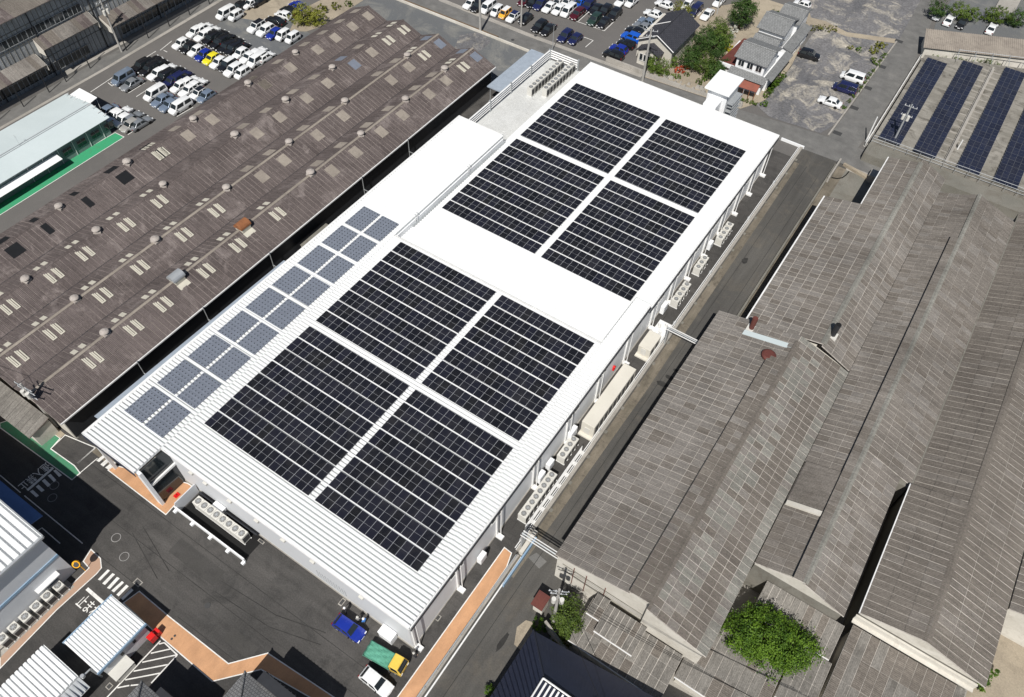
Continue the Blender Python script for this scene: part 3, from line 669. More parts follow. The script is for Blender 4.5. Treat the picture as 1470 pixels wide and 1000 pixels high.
# ------------------------------------------------------------------ sawtooth works on the left: four gabled bays
works = thing('old_works_building', 'old works building on the left with four long gabled fibre-cement roofs', 'factory', (-35,39,0))
Y0, Y1 = -9.35, 86.6
RX = [-47.9, -39.1, -30.5, -22.3]; ZR = 7.0
VX = [-52.8, -43.4, -34.7, -26.3, -17.1]; ZV = [5.0, 5.3, 5.3, 5.3, 5.0]
b = MB(); b.box(-52.2, -17.8, -8.9, 86.2, 0, 4.75); b.build('wall', MT['plaster'], works)
b = MB(); b.box(-17.78, -17.7, -8.8, 86, .4, 4.6); b.build('east_wall_sheeting', MT['darksteel'], works)
b = MB(); b.box(-17.1,-16.95,Y0,Y1,4.78,4.98); b.build('east_eave_gutter', MT['whitesteel'], works)
fr = []
def lm(s, t): return 'slateL'
for k in range(4):
    r = RX[k]
    slope(works, (VX[k],Y0,ZV[k]), (r,Y0,ZR), (r,Y1,ZR), (VX[k],Y1,ZV[k]), 2, 118, lm, fr, (.05,.075), 'jointdark')
    slope(works, (VX[k+1],Y0,ZV[k+1]), (r,Y0,ZR), (r,Y1,ZR), (VX[k+1],Y1,ZV[k+1]), 2, 118, lm, fr, (.05,.075), 'jointdark')
    b = MB()
    b.slab([(r-.22,Y0,ZR-.02),(r,Y0,ZR+.14),(r,Y1,ZR+.14),(r-.22,Y1,ZR-.02)][::-1], .03); b.slab([(r,Y0,ZR+.14),(r+.22,Y0,ZR-.02),(r+.22,Y1,ZR-.02),(r,Y1,ZR+.14)][::-1], .03)
    b.build('ridge_cap', MT['skylight'] if k > 1 else MT['slateL'], works)
    if k < 3:
        b = MB(); b.box(VX[k+1]-.09, VX[k+1]+.09, Y0, Y1, ZV[k+1]-.05, ZV[k+1]+.07); b.build('valley_gutter', MT['darksteel'], works)
    b = MB()
    for yy in (Y0+.45, Y1-.45):
        b.face([(VX[k],yy,4.7),(VX[k+1],yy,4.7),(VX[k+1],yy,ZV[k+1]-.1),(r,yy,ZR-.1),(VX[k],yy,ZV[k]-.1)])
    b.build('gable_end', MT['plaster'], works)
lay(works, fr, 300)
def onslope(x, k, east=True):
    v = VX[k+1] if east else VX[k]; zv = ZV[k+1] if east else ZV[k]
    return ZR + (zv-ZR)*(x-RX[k])/(v-RX[k])
def yat(q, z=6.4): return U(q[0], q[1], z).y
def skylight(k, y, kind, lw=1.75):
    """a lit sheet on the sunny slope and its partner on the west slope"""
    r = RX[k]
    for east in (True, False):
        sgn = 1 if east else -1; x0, x1 = r+sgn*.75, r+sgn*2.6
        if kind == 'pane' or kind == 'blue' or kind == 'dark':
            b = MB(); q = [(x0,y-lw/2,onslope(x0,k,east)+.08),(x1,y-lw/2,onslope(x1,k,east)+.08),(x1,y+lw/2,onslope(x1,k,east)+.08),(x0,y+lw/2,onslope(x0,k,east)+.08)]
            if not east: q = q[::-1]
            b.slab(q, .05); b.build('skylight', MT[{'pane':'skylight','blue':'screen','dark':'darkvoid'}[kind]], works)
        elif east:
            for dy in (-.62,.62):
                b = MB(); za, zb = onslope(x0,k)+.1, onslope(x1,k)+.1; w_ = .34
                def bar(xa, ya, xb, yb):
                    b.slab([(xa,ya,onslope(xa,k)+.16),(xb,ya,onslope(xb,k)+.16),(xb,yb,onslope(xb,k)+.16),(xa,yb,onslope(xa,k)+.16)], .14)
                bar(x0, y+dy-w_, x1, y+dy-w_+.17); bar(x0+.2, y+dy+w_-.17, x1, y+dy+w_); bar(x1-.17, y+dy-w_+.17, x1, y+dy+w_-.17)
                bar(x0+.1, y+dy-.12, x1-.2, y+dy+.06)
                b.build('skylight_frame', MT['creampaint'], works)
        else:
            for dy in (-.62,.62):
                b = MB(); q = [(x0,y+dy-.35,onslope(x0,k,False)+.1),(x1+.6,y+dy-.35,onslope(x1+.6,k,False)+.1),(x1+.6,y+dy+.35,onslope(x1+.6,k,False)+.1),(x0,y+dy+.35,onslope(x0,k,False)+.1)][::-1]
                b.slab(q, .06); b.build('skylight', MT['creampaint'], works)
g2 = crop(360,0,3.675); g5 = crop(0,250,3.675); g1 = crop(0,0,3.675)
PANES = {3: g2((1020,420),(930,490),(800,605),(680,690),(540,795),(420,895)), 2: g2((835,350),(740,420),(490,610),(350,710),(170,840),(50,925)),
         1: g2((640,275),(400,435),(290,515),(150,615),(30,700)), 0: g2((610,80),(540,140),(450,200),(350,260),(210,355),(75,445))+g1((1395,445),(1120,630),(985,710))}
for k, l in PANES.items():
    for q in l: skylight(k, yat(q), 'pane')
skylight(3, yat(g2((1180,295))[0]), 'blue'); skylight(1, yat(g2((550,340))[0]), 'blue'); skylight(2, yat(g2((1000,230))[0]), 'blue')
for q in g1((840,808),(650,930))+g5((65,390),): skylight(0, yat(q), 'dark', 2.1)
FRAMES = {3: g5((1450,200),(1240,365),(1075,500),(840,670),(685,795),(465,960))+g2((1105,345),), 2: g5((1135,185),(960,310),(725,480),(525,625),(265,815),(80,960))+g2((915,290),),
          1: g5((830,135),(650,255),(430,405),(265,520),(40,690))+g2((805,155),(735,215)), 0: g5((1040,0),)+g1((1040,910),)}
for k, l in FRAMES.items():
    for q in l: skylight(k, yat(q), 'frame')
for q in g5((455,140),(240,280)): skylight(0, yat(q), 'dark', 1.0)
# ridge ventilators: things that sit on the roof
VENT = MB(); VENT.tube((0,0,-.25),(0,0,.35),.42,14); VENT.tube((0,0,.35),(0,0,.5),.78,14,0,.7); VENT.tube((0,0,.5),(0,0,.72),.7,14,0,.25); VENT.box(-.62,.62,-.62,.62,-.35,-.05)
VM = VENT.mesh('roof_ventilator', MT['ventcap'])
vents = {3: [(640,98),(584,142),(520.5,192),(448,248),(151,477)], 2: [(588.6,80),(499,145.6),(417.7,204),(328.7,270.4),(226,345),(108.8,429)], 1: [(480,97),(413.6,143.7),(340,193.7),(235,264),(141,331),(37.5,400.5)], 0: [(427.5,75.6),(359,119.7),(280,171),(184.5,232.7),(85.7,296)]}
rn = ['leftmost','second','third','rightmost']
for k, l in vents.items():
    for i, q in enumerate(l):
        o = link('roof_ventilator', VM); o.location = (RX[k], yat(q, 7.4), ZR+.2); o.scale = [random.uniform(.78,.92)]*3; o.rotation_euler.z = random.uniform(0,1)
        tag(o, f'round white ventilator, {ORD[i]} from the far end on the {rn[k]} old works ridge', 'roof ventilator', 'ventilators on the old works ridges')
# two box ventilators on the near ridge
def boxvent(q, m, label):
    y = yat(q, 7.6); t = thing('ridge_ventilator', label, 'roof ventilator', (RX[3]+.1, y, ZR-.2))
    b = MB(); b.box(RX[3]-.7, RX[3]+.9, y-.8, y+.8, ZR-.6, ZR+.45); b.build('base', MT['creampaint'], t)
    b = MB()
    for i in range(8):
        a0, a1 = math.pi*i/8, math.pi*(i+1)/8
        b.hexa([(RX[3]-.85*math.cos(a0)+.1,y-1,ZR+.45),(RX[3]-.85*math.cos(a1)+.1,y-1,ZR+.45),(RX[3]-.85*math.cos(a1)+.1,y+1,ZR+.45),(RX[3]-.85*math.cos(a0)+.1,y+1,ZR+.45)],
               [(RX[3]-.85*math.cos(a0)+.1,y-1,ZR+.46+.7*math.sin(a0)),(RX[3]-.85*math.cos(a1)+.1,y-1,ZR+.46+.7*math.sin(a1)),(RX[3]-.85*math.cos(a1)+.1,y+1,ZR+.46+.7*math.sin(a1)),(RX[3]-.85*math.cos(a0)+.1,y+1,ZR+.46+.7*math.sin(a0))])
    b.build('hood', m, t)
    b = MB(); b.slab([(RX[3]+.9,y-.9,ZR-.25),(RX[3]+1.7,y-.9,ZR-.6),(RX[3]+1.7,y+.9,ZR-.6),(RX[3]+.9,y+.9,ZR-.25)], .05); b.build('flashing', MT['creampaint'], t)
boxvent((348,322), MT['rust'], 'rusty orange box ventilator on the near ridge of the old works')
boxvent((254,397), MT['steel'], 'grey half-round hooded ventilator on the near ridge of the old works')
# low annex in front of the works
an = thing('works_annex', 'low lean-to annex with patched sheets at the near end of the old works', 'shed', (-28,-11,0))
fr = []
slope(an, (-60,-12.6,2.9), (-60,-9.4,3.7), (-20.3,-9.4,3.7), (-20.3,-12.6,2.9), 1, 40, lambda s,t: 'slateX', fr, (.03,.05), 'jointdark')
lay(an, fr, 60)
b = MB(); b.box(-60,-20.6,-12.1,-9.5,0,2.75); b.build('wall', MT['plaster'], an)
# alley between the works and the factory: paving, dark pipe runs, sheds
sheet('alley_gravel', R(-16.9,-11.2,-9,87), MT['mud'], .012)
sheet('alley_dark_strip', R(-17.7,-15.2,-9,87), MT['yard'], .016)
# ------------------------------------------------------------------ the old factories on the right
def gable_wall(parent, pts, mat, name='gable_wall'):
    b = MB(); b.face(pts); o = b.build(name, mat, parent)
    return o
def pick(*w):
    names = [n for n, _ in w]; ws = [x for _, x in w]
    return lambda s, t: random.choices(names, ws)[0]
# A, near part
A = thing('old_factory', 'old factory with broad pale sheeted roof nearest the alley on the right', 'factory', (53,33,0))
fr = []
zA = lambda x: 6.0 + (x-43.5)*(8.05-6.0)/(52.6-43.5)
def mA(s, t): return random.choices(['slateA','slateB','slateC'], [8,2,.6])[0]
slope(A, (43.45,10.9,6.0), (52.6,10.9,8.05), (52.6,54.6,8.05), (43.45,54.6,6.0), 6, 46, mA, fr, (.055,.075))
slope(A, (52.45,10.9,8.6), (54.9,10.9,8.85), (54.9,49.0,8.85), (52.45,49.0,8.6), 2, 40, pick(('slateC',6),('slateA',2)), fr, (.04,.05))
slope(A, (52.6,49.1,8.05), (54.9,49.1,8.78), (54.9,54.3,8.78), (52.6,54.3,8.05), 2, 6, mA, fr, (.055,.075))
def mAe(s, t):
    if s < .2: return random.choices(['slateG','slateA'],[5,1])[0]
    if s < .42: return random.choices(['slateC','slateB'],[4,1])[0]
    return random.choices(['slateG','slateA','slateC'],[3,3,1.3])[0]
slope(A, (62.3,10.2,6.3), (54.9,10.2,8.8), (54.9,54.3,8.8), (62.3,54.3,6.3), 6, 46, mAe, fr, (.055,.075))
lay(A, fr, 300)
b = MB(); b.box(43.75,54.9,11.0,54.5,0,5.8); b.box(54.9,61.95,10.42,54.5,0,6.1); b.build('wall', MT['plaster'], A)
b = MB(); b.prism([(43.75,11.0),(54.9,11.0),(54.9,11.1),(43.75,11.1)],5.75,5.9); b.face([(43.75,10.99,5.7),(54.9,10.99,5.7),(54.9,10.99,8.5),(52.6,10.99,8.4),(52.6,10.99,7.95),(43.75,10.99,5.95)]); b.face([(54.9,10.41,6.0),(61.95,10.41,6.0),(61.95,10.41,6.25),(54.9,10.41,8.65)]); b.face([(54.9,10.41,6.0),(54.9,10.41,8.65),(54.9,10.99,8.65),(54.9,10.99,6.0)]); b.build('gable_wall', MT['plaster'], A)
b = MB(); b.slab([(54.55,10.9,8.88),(54.9,10.9,8.97),(54.9,53,8.97),(54.55,53,8.88)],.03); b.slab([(54.9,10.2,8.97),(55.25,10.2,8.82),(55.25,53,8.82),(54.9,53,8.97)],.03); b.build('ridge_cap', MT['slateC'], A)
b = MB(); b.slab([(48.0,51.5,7.18),(54.9,51.5,8.75),(54.9,52.4,8.75),(48.0,52.4,7.18)],.05); b.build('white_flashing', MT['mint'], A)
for x in (46.0, 47.6, 50): 
    b = MB(); b.tube((x,10.9,1.0),(x,10.9,5.6),.06,6); b.build('wall_pipe', MT['redbrown'], A)
b = MB(); b.box(44.5,54.9,10.92,10.98,3.1,3.3); b.box(44.5,54.9,10.92,10.98,4.7,4.8); b.build('wall_band', MT['slabc'], A)
# A, rear part
A2 = thing('old_factory', 'old factory behind it with a long ridge of lichen-covered sheets beside the solar yard', 'factory', (56,77,0))
fr = []
sl_ = (8.5-6.3)/(57.77-47.4)
slope(A2, (47.4,54.9,6.3), (52.9,54.9,6.3+5.5*sl_), (52.9,86.2,6.3+5.5*sl_), (47.4,86.2,6.3), 4, 34, lambda s,t: 'slateC' if .3<s<.5 and int(t*34)%4==1 else mA(s,t), fr, (.08,.085))
slope(A2, (52.92,54.9,6.3+5.52*sl_), (57.77,54.9,8.5), (57.77,100.2,8.5), (52.92,100.2,6.3+5.52*sl_), 3, 49, pick(('slateB',6),('slateA',2),('slateC',1)), fr, (.075,.075))
slope(A2, (62.3,54.5,6.4), (57.77,54.5,8.5), (57.77,101.5,8.5), (62.3,101.5,6.4), 3, 52, pick(('slateB',5),('slateA',3),('slateC',1)), fr, (.08,.085))
lay(A2, fr, 300)
b = MB(); b.box(47.9,61.9,55.2,85.9,0,6.1); b.box(53.3,61.9,86,100,0,6.2); b.build('wall', MT['plaster'], A2)
b = MB(); b.slab([(57.4,54.9,8.55),(57.77,54.9,8.7),(57.77,100.2,8.7),(57.4,100.2,8.55)],.03); b.slab([(57.77,54.9,8.7),(58.15,54.9,8.55),(58.15,100.2,8.55),(57.77,100.2,8.7)],.03); b.build('ridge_cap', MT['slateG'], A2)
b = MB(); b.box(47.2,47.4,54.9,86.2,6.12,6.3); b.box(52.75,52.9,86.3,100.2,7.3,7.48); b.build('eave_gutter', MT['whitesteel'], A2)
b = MB(); b.face([(53.3,100.02,6.0),(61.9,100.02,6.0),(61.9,100.02,6.5),(57.77,100.02,8.4),(53.3,100.02,7.4)]); b.build('gable_wall', MT['plaster'], A2)
# B
B = thing('old_factory', 'middle old factory bay with dark slots along its ridge, right of the tall stack', 'factory', (68,60,0))
fr = []
mB = pick(('slateB',7),('slateA',2),('slateC',1.2))
slope(B, (62.35,38.2,6.35), (66.5,38.2,7.85), (66.5,97.8,7.85), (62.35,97.8,6.35), 3, 64, mB, fr, (.05,.075))
slope(B, (62.4,22.6,6.35), (66.5,22.6,7.8), (66.5,38.0,7.8), (62.4,38.0,6.35), 3, 17, pick(('slateC',4),('slateB',4)), fr, (.05,.06))
slope(B, (66.4,22.4,8.28), (67.7,22.4,8.5), (67.7,86,8.5), (66.4,86,8.28), 1, 60, pick(('slateC',3),('slateB',4)), fr, (.03,.04))
slope(B, (66.45,86.2,7.85), (67.7,86.2,8.4), (67.7,98,8.4), (66.45,98,7.85), 1, 12, mB, fr, (.03,.075))
slope(B, (72.75,22.3,6.5), (67.7,22.3,8.42), (67.7,42.4,8.42), (72.75,42.4,6.5), 4, 22, mB, fr, (.05,.075))
slope(B, (74.25,42.5,6.0), (67.7,42.5,8.42), (67.7,98,8.42), (74.25,98,6.0), 4, 60, mB, fr, (.05,.075))
lay(B, fr, 300)
b = MB(); b.box(62.5,72.6,22.7,42,0,6.1); b.box(62.5,74,42.1,97.5,0,5.9); b.build('wall', MT['slabc'], B)  # wall tone darkened to paint deep shade into the gap beside bay C
b = MB(); b.face([(62.5,22.66,5.9),(72.3,22.66,5.9),(72.3,22.66,6.45),(67.7,22.66,8.3),(66.45,22.66,8.0),(62.5,22.66,6.3)]); b.build('gable_wall', MT['plaster'], B)
b = MB(); b.slab([(67.4,22.4,8.5),(67.7,22.4,8.62),(67.7,98,8.62),(67.4,98,8.5)],.03); b.slab([(67.7,22.4,8.62),(68.0,22.4,8.5),(68.0,98,8.5),(67.7,98,8.62)],.03); b.build('ridge_cap', MT['slateG'], B)
b = MB(); b.hexa([(62.5,31.2,6.4),(66.3,31.2,7.8),(66.3,31.8,7.8),(62.5,31.8,6.4)],[(62.5,31.2,6.75),(66.3,31.2,8.15),(66.3,31.8,8.15),(62.5,31.8,6.75)]); b.build('white_flashing', MT['plaster'], B)
b = MB(); b.slab([(62.5,38.1,6.6),(66.4,38.1,8.0),(66.4,31.9,8.0),(62.5,31.9,6.6)][::-1],.06); b.build('raised_patch', MT['slateB'], B)
b = MB(); b.box(72.3,74.4,62,66.4,6.42,6.5); 
# C
C = thing('old_factory', 'right old factory bay with brown-grey sheets and a pale gable above annex sheds', 'factory', (80,60,0))
fr = []
mC = pick(('slateC',9),('slateB',1.5))
slope(C, (74.0,23.6,6.7), (80.3,23.6,8.56), (80.3,42.3,8.56), (74.0,42.3,6.7), 3, 20, mC, fr, (.03,.075))
slope(C, (74.35,42.4,6.05), (80.3,42.4,8.55), (80.3,101,8.55), (74.35,101,6.05), 3, 62, mC, fr, (.03,.075))
slope(C, (87.3,23.6,6.3), (80.3,23.6,8.5), (80.3,101,8.5), (87.3,101,6.3), 3, 82, mC, fr, (.06,.09))
lay(C, fr, 300)
b = MB(); b.box(74.2,86.8,24.1,100.5,0,6.1); b.build('wall', MT['slabc'], C)  # dark wall colour stands in for shade in the gap towards bay B
b = MB(); b.face([(74.3,24.06,5.6),(86.9,24.06,5.6),(86.9,24.06,6.3),(80.3,24.06,8.35),(74.3,24.06,6.45)]); b.build('gable_wall', MT['plaster'], C)
b = MB(); b.box(74.0,86.9,23.75,24.0,4.6,5.4); b.box(74.0,86.9,23.3,24.0,4.45,4.58); b.build('gable_band', MT['plaster'], C)
b = MB(); b.box(73.88,74.02,23.6,42.2,6.52,6.74); b.build('west_eave_trim', MT['whitesteel'], C)
b = MB(); b.slab([(79.9,23.6,8.5),(80.3,23.6,8.6),(80.3,101,8.68),(79.9,101,8.56)],.03); b.slab([(80.3,23.6,8.6),(80.7,23.6,8.5),(80.7,101,8.5),(80.3,101,8.68)],.03); b.build('ridge_cap', MT['slateC'], C)
# D, cut by the frame
D = thing('old_factory', 'outermost old factory bay cut off by the right edge of the photo', 'factory', (95,70,0))
fr = []
slope(D, (87.45,33.5,6.2), (94.5,33.5,8.4), (94.5,101,8.4), (87.45,101,6.2), 3, 70, mC, fr, (.06,.09))
slope(D, (101,33.5,6.2), (94.5,33.5,8.4), (94.5,101,8.4), (101,101,6.2), 2, 70, mC, fr, (.06,.09))
lay(D, fr, 120)
b = MB(); b.box(87.7,100.6,34,100.5,0,6.0); b.build('wall', MT['plaster'], D)
b = MB(); b.face([(87.7,33.96,5.8),(100.6,33.96,5.8),(100.6,33.96,6.3),(94.5,33.96,8.3),(87.7,33.96,6.2)]); b.build('gable_wall', MT['plaster'], D)
# small roof furniture on A and B
def stack(q, z, h, r, m, label, cap=True, flare=1.15):
    c = U(*q, z); t = thing('roof_stack', label, 'chimney', (c.x,c.y,z-.3))
    b = MB(); b.tube((c.x,c.y,z-.3),(c.x,c.y,z+h),r,12,0,r*flare); b.build('pipe', m, t)
    b = MB(); b.tube((c.x,c.y,z+h),(c.x,c.y,z+h+.03),r*flare*.85,12); b.build('mouth', MT['black'] if not cap else m, t)
    b = MB(); b.box(c.x-r*1.8,c.x+r*1.8,c.y-r*1.8,c.y+r*1.8,z-.5,z-.1); b.build('flashing', MT['ac'], t)
stack((1079,470), 7.4, 2.0, .34, MT['redbrown'], 'rust-red flared stack at the left end of the white flashing')
stack((1196,480), 8.5, 2.1, .34, MT['darksteel'], 'black open stack on the ridge right of the white flashing', False)
c = U(1102,513,7.9); t = thing('mushroom_vent', 'rust-red mushroom ventilator on the broad pale roof', 'roof ventilator', (c.x,c.y,7.6))
b = MB(); b.tube((c.x,c.y,7.5),(c.x,c.y,8.4),.55,14); b.build('collar', MT['ac'], t)
b = MB(); b.tube((c.x,c.y,8.3),(c.x,c.y,8.55),.95,18,0,.95); b.tube((c.x,c.y,8.55),(c.x,c.y,8.68),.95,18,0,.7); b.build('cap', MT['redbrown'], t)
# annex sheds in front of A, B and C
def shed(label, x0, x1, y0, y1, z0, z1, nx, ny, parts=80, mat=pick(('slateX',5),('slateC',1)), gaps=(.05,.06), name='annex_shed'):
    t = thing(name, label, 'shed', ((x0+x1)/2,(y0+y1)/2,0)); f = []
    slope(t, (x0,y0,z0), (x0,y1,z1), (x1,y1,z1), (x1,y0,z0), ny, nx, mat, f, gaps); lay(t, f, parts)
    b = MB(); b.box(x0+.25,x1-.25,y0+.25,y1-.05,0,min(z0,z1)-.15); b.build('wall', MT['plaster'], t)
    b = MB(); b.box(x0,x1,y0-.1,y0-.02,z0-.16,z0); b.build('eave_board', MT['whitesteel'], t)
    return t
shed('long low annex shed with pale-jointed sheets under the left gable wall', 49.2, 60.4, 4.8, 10.2, 2.5, 3.0, 11, 3)
shed('raised little roof standing on the left annex shed', 51.1, 55.8, 6.9, 10.3, 3.6, 4.0, 7, 2, 40, name='raised_shed')
shed('brown lean-to shed between the tree and the middle gable', 64.6, 73.6, 18.6, 22.6, 3.3, 4.2, 11, 1)
shed('narrow shed roof running down beside the dark gutter gap', 70.2, 74.0, 12.0, 18.4, 2.9, 3.3, 4, 2)
shed('dark corrugated annex shed below the right gable at the bottom edge', 74.3, 86.4, 14.0, 23.2, 3.4, 4.4, 12, 3, 80, pick(('slateC',3),('slateX',3)))
shed('low flat sheeted shed at the bottom edge under the big tree', 60.6, 70.0, 8.0, 15.5, 2.3, 2.8, 8, 3)
shed('short leaning shed roof left of the raised little roof', 49.4, 51.0, 8.2, 10.8, 3.4, 3.7, 2, 2, 10)
# ------------------------------------------------------------------ other buildings
def window_part(parent, x0, x1, y0, y1, z0, z1, mat='glass', frame='whitesteel', name='window', axis='x', out=.05, mull=1):
    """window on a wall facing +x (axis 'x', at x=x1) or -y (axis 'y', at y=y0); frame is a sub-part"""
    b = MB(); b.box(x0,x1,y0,y1,z0,z1); o = b.build(name, MT[mat], parent)
    f = MB(); t = .07
    if axis == 'x':
        X = (x1, x1+out)
        f.box(*X, y0-t, y1+t, z1, z1+t); f.box(*X, y0-t, y1+t, z0-t, z0); f.box(*X, y0-t, y0, z0, z1); f.box(*X, y1, y1+t, z0, z1)
        for i in range(mull): yy = y0+(y1-y0)*(i+1)/(mull+1); f.box(*X, yy-.03, yy+.03, z0, z1)
    else:
        Y = (y0-out, y0)
        f.box(x0-t, x1+t, *Y, z1, z1+t); f.box(x0-t, x1+t, *Y, z0-t, z0); f.box(x0-t, x0, *Y, z0, z1); f.box(x1, x1+t, *Y, z0, z1)
        for i in range(mull): xx = x0+(x1-x0)*(i+1)/(mull+1); f.box(xx-.03, xx+.03, *Y, z0, z1)
    f.build('frame', MT[frame], o)
    return o
# grey works at the top left: tall sheet-clad wall, window bands, lean-to canopies
G = thing('grey_works', 'tall grey sheet-clad works with dark window bands and lean-to canopies, top left', 'factory', (-96,50,0))
b = MB(); b.box(-130,-88.3,-30,130,0,13.7); b.build('wall', MT['slateW'], G)
fr = []
slope(G, (-87.2,-30,13.7), (-100,-30,17.0), (-100,130,17.0), (-87.2,130,13.7), 3, 120, lambda s,t: 'slateL' if random.random()<.5 else 'slateC', fr, (.05,.06), 'jointdark'); lay(G, fr, 60)
b = MB()
for y in np.arange(-30,130,.98): b.box(-88.3,-88.22,y,y+.07,.5,13.5)
for z in (4.2,8.4,11.2): b.box(-88.3,-88.21,-30,130,z,z+.07)
b.build('sheet_battens', MT['slabc'], G, kind='stuff')
for y in np.arange(4, 92, 1.95):
    if not (49 < y < 53.5): window_part(G, -88.4,-88.16, y, y+1.8, 9.0, 10.5, 'glass', 'slateW', mull=1)
    if not (48.3 < y < 56): window_part(G, -88.4,-88.16, y, y+1.8, 1.2, 2.9, 'glass', 'slateW', mull=1)
def canopy(y0, y1, zi, zo, xo, n):
    t = []
    slope(G, (xo,y0,zo), (-88.15,y0,zi), (-88.15,y1,zi), (xo,y1,zo), 1, n, lambda s,t: random.choice(['slateC','slateA','slateL']), t, (.04,.06), 'jointdark', name='canopy_deck'); lay(G, t, n)
    b = MB()
    for yy in (y0-.06, y1+.02):
        b.hexa([(xo,yy,zo-1.1),(-88,yy,zo-1.1),(-88,yy+.06,zo-1.1),(xo,yy+.06,zo-1.1)],[(xo,yy,zo-.05),(-88,yy,zi-.1),(-88,yy+.06,zi-.1),(xo,yy+.06,zo-.05)])
    b.build('canopy_cheek', MT['plaster'], G)
    for yy in np.arange(y0+1, y1, 5.5):
        b = MB(); b.box(xo+.2, xo+.35, yy, yy+.15, 0, zo-.1); b.build('canopy_post', MT['darksteel'], G)
canopy(8, 38.6, 6.1, 4.6, -85.6, 30); canopy(39.5, 51.5, 8.5, 7.0, -85.9, 12); canopy(53.2, 92, 6.6, 5.2, -85.2, 36)
b = MB(); b.box(-88.0,-86.6,-30,130,0,.5); b.build('base_kerb', MT['concrete'], G)
for y in (30,40.5,52.5,66,80):
    b = MB(); b.tube((-88.05,y,0),(-88.05,y,13.4),.11,6); b.build('downpipe', MT['darksteel'], G)
# mint office
O = thing('mint_office', 'long single-storey office with pale mint roof behind the green path', 'office', (-71,20,0))
b = MB(); b.box(-76.2,-65.7,-40,35.2,0,3.2); b.build('wall', MT['mintwall'], O)
b = MB(); b.slab([(-77.0,-40,3.5),(-69.5,-40,4.5),(-69.5,35.8,4.5),(-77.0,35.8,3.5)],.12); b.build('roof_slope', MT['mint'], O)
b = MB(); b.slab([(-69.5,-40,4.5),(-65.0,-40,3.5),(-65.0,35.8,3.5),(-69.5,35.8,4.5)],.12); b.build('roof_slope', MT['mint'], O)
b = MB(); b.box(-69.75,-69.55,-40,35.8,4.47,4.56); b.box(-69.35,-69.2,-40,35.8,4.4,4.5); b.build('ridge_cap', MT['steel'], O)
for y in np.arange(20, 35, 2.9): window_part(O, -65.75,-65.66, y, y+1.7, 1.1, 2.3, 'glass', 'mintwall', mull=1)
for y in np.arange(19.3, 35.5, 2.9):
    b = MB(); b.box(-65.68,-65.6,y-.05,y+.05,0,3.2); b.build('wall_batten', MT['whitesteel'], O)
b = MB(); b.slab([(-65.6,4,2.5),(-63.9,4,2.2),(-63.9,24.6,2.2),(-65.6,24.6,2.5)],.06); b.build('porch_roof', MT['whiteroof'], O)
b = MB(); b.tube((-69.4,21.5,4.5),(-69.6,21.6,6.4),.02,5); b.tube((-70,21.6,6.3),(-69.2,21.6,6.3),.015,5); b.tube((-69.9,21.6,6.0),(-69.3,21.6,6.0),.015,5); b.build('aerial', MT['steel'], O)
b = MB(); 
for x in np.arange(-76,-65.2,1.3): b.box(x,x+.08,35.0,35.8,3.6+ (.9 if -71<x<-68 else .4),3.7+(.9 if -71<x<-68 else .4))
b.build('verge_clips', MT['whitesteel'], O)
CP = thing('bicycle_shelter', 'small white-roofed open shelter behind the mint office', 'shelter', (-75,38,0))
b = MB(); b.slab([(-77.6,36.6,2.6),(-72.4,36.6,2.6),(-72.6,38.8,2.8),(-77.6,38.8,2.8)],.07); b.build('roof', MT['whiteroof'], CP)
for x in (-77.3,-72.8):
    for y in (36.8,38.6): b = MB(); b.tube((x,y,0),(x,y,2.6),.05,6); b.build('post', MT['whitesteel'], CP)
# white hall in the bottom left corner
H = thing('white_hall', 'tall white-roofed hall in the bottom left corner throwing a long shadow', 'factory', (-12,-33,0))
b = MB(); b.box(-60,-3.0,-60,-20.3,0,9.5); b.build('wall', MT['wall'], H)
ribs('roof_panel', -60, -2.6, -60, -20.0, lambda y: 9.95, parent=H, pitch=.78)
b = MB(); b.box(-2.62,-2.35,-60,-19.95,9.55,9.85); b.box(-60,-2.4,-20.0,-19.85,9.6,10.02); b.build('eave_gutter', MT['steel'], H)
b = MB(); b.slab([(-60,-19.84,8.3),(-5.9,-19.84,8.3),(-5.9,-18.4,8.0),(-60,-18.4,8.0)],.08); b.build('rear_awning', MT['skyblue'], H)
b = MB(); b.box(-3.0,-2.9,-60,-20.3,4.6,5.0); b.build('wall_band', MT['bluefence'], H)
b = MB(); b.box(-3.0,-2.3,-24.4,-21.6,2.6,2.75); b.build('door_canopy', MT['whitesteel'], H)
b = MB(); b.box(-3.0,-2.93,-24.0,-22.0,0,2.5); b.build('door', MT['slateW'], H)
sheet('hall_apron', [(-2.99,-60),(-1.5,-60),(-1.55,-21.6),(-2.99,-21.6)], MT['concrete'], .016)
# small white kiosk with ribbed roof, and the one beside it
S1 = thing('white_kiosk', 'small white ribbed-roof building beside the zebra crossing', 'small building', (7.7,-23,0))
b = MB(); b.box(5.2,10.1,-25.7,-20.2,0,3.2); b.build('wall', MT['wall'], S1)
ribs('roof_panel', 4.95,10.4,-26.1,-19.9, lambda y: 3.5, parent=S1, pitch=.36, depth=.14)
for xa, xb in ((4.8,4.95),(10.42,10.55)): b = MB(); b.box(xa,xb,-26.2,-19.85,3.12,3.52); b.build('gutter', MT['bluefence'], S1)
for y in (-23.6,-22.0): b = MB(); b.box(10.1,10.16,y,y+.35,1.6,2.1); b.build('vent', MT['darksteel'], S1)
b = MB(); b.box(10.12,11.4,-25.6,-23.4,0,1.1); b.box(10.12,11.5,-25.7,-23.3,1.1,1.18); b.build('side_cabinet', MT['ac'], S1)
b = MB(); b.tube((9.2,-26.3,0),(9.2,-26.3,3.0),.12,8); b.tube((9.2,-26.3,3.0),(9.2,-27.2,3.1),.1,8); b.tube((9.2,-27.2,2.9),(9.2,-27.2,3.3),.22,10); b.build('exhaust_pipe', MT['steel'], S1)
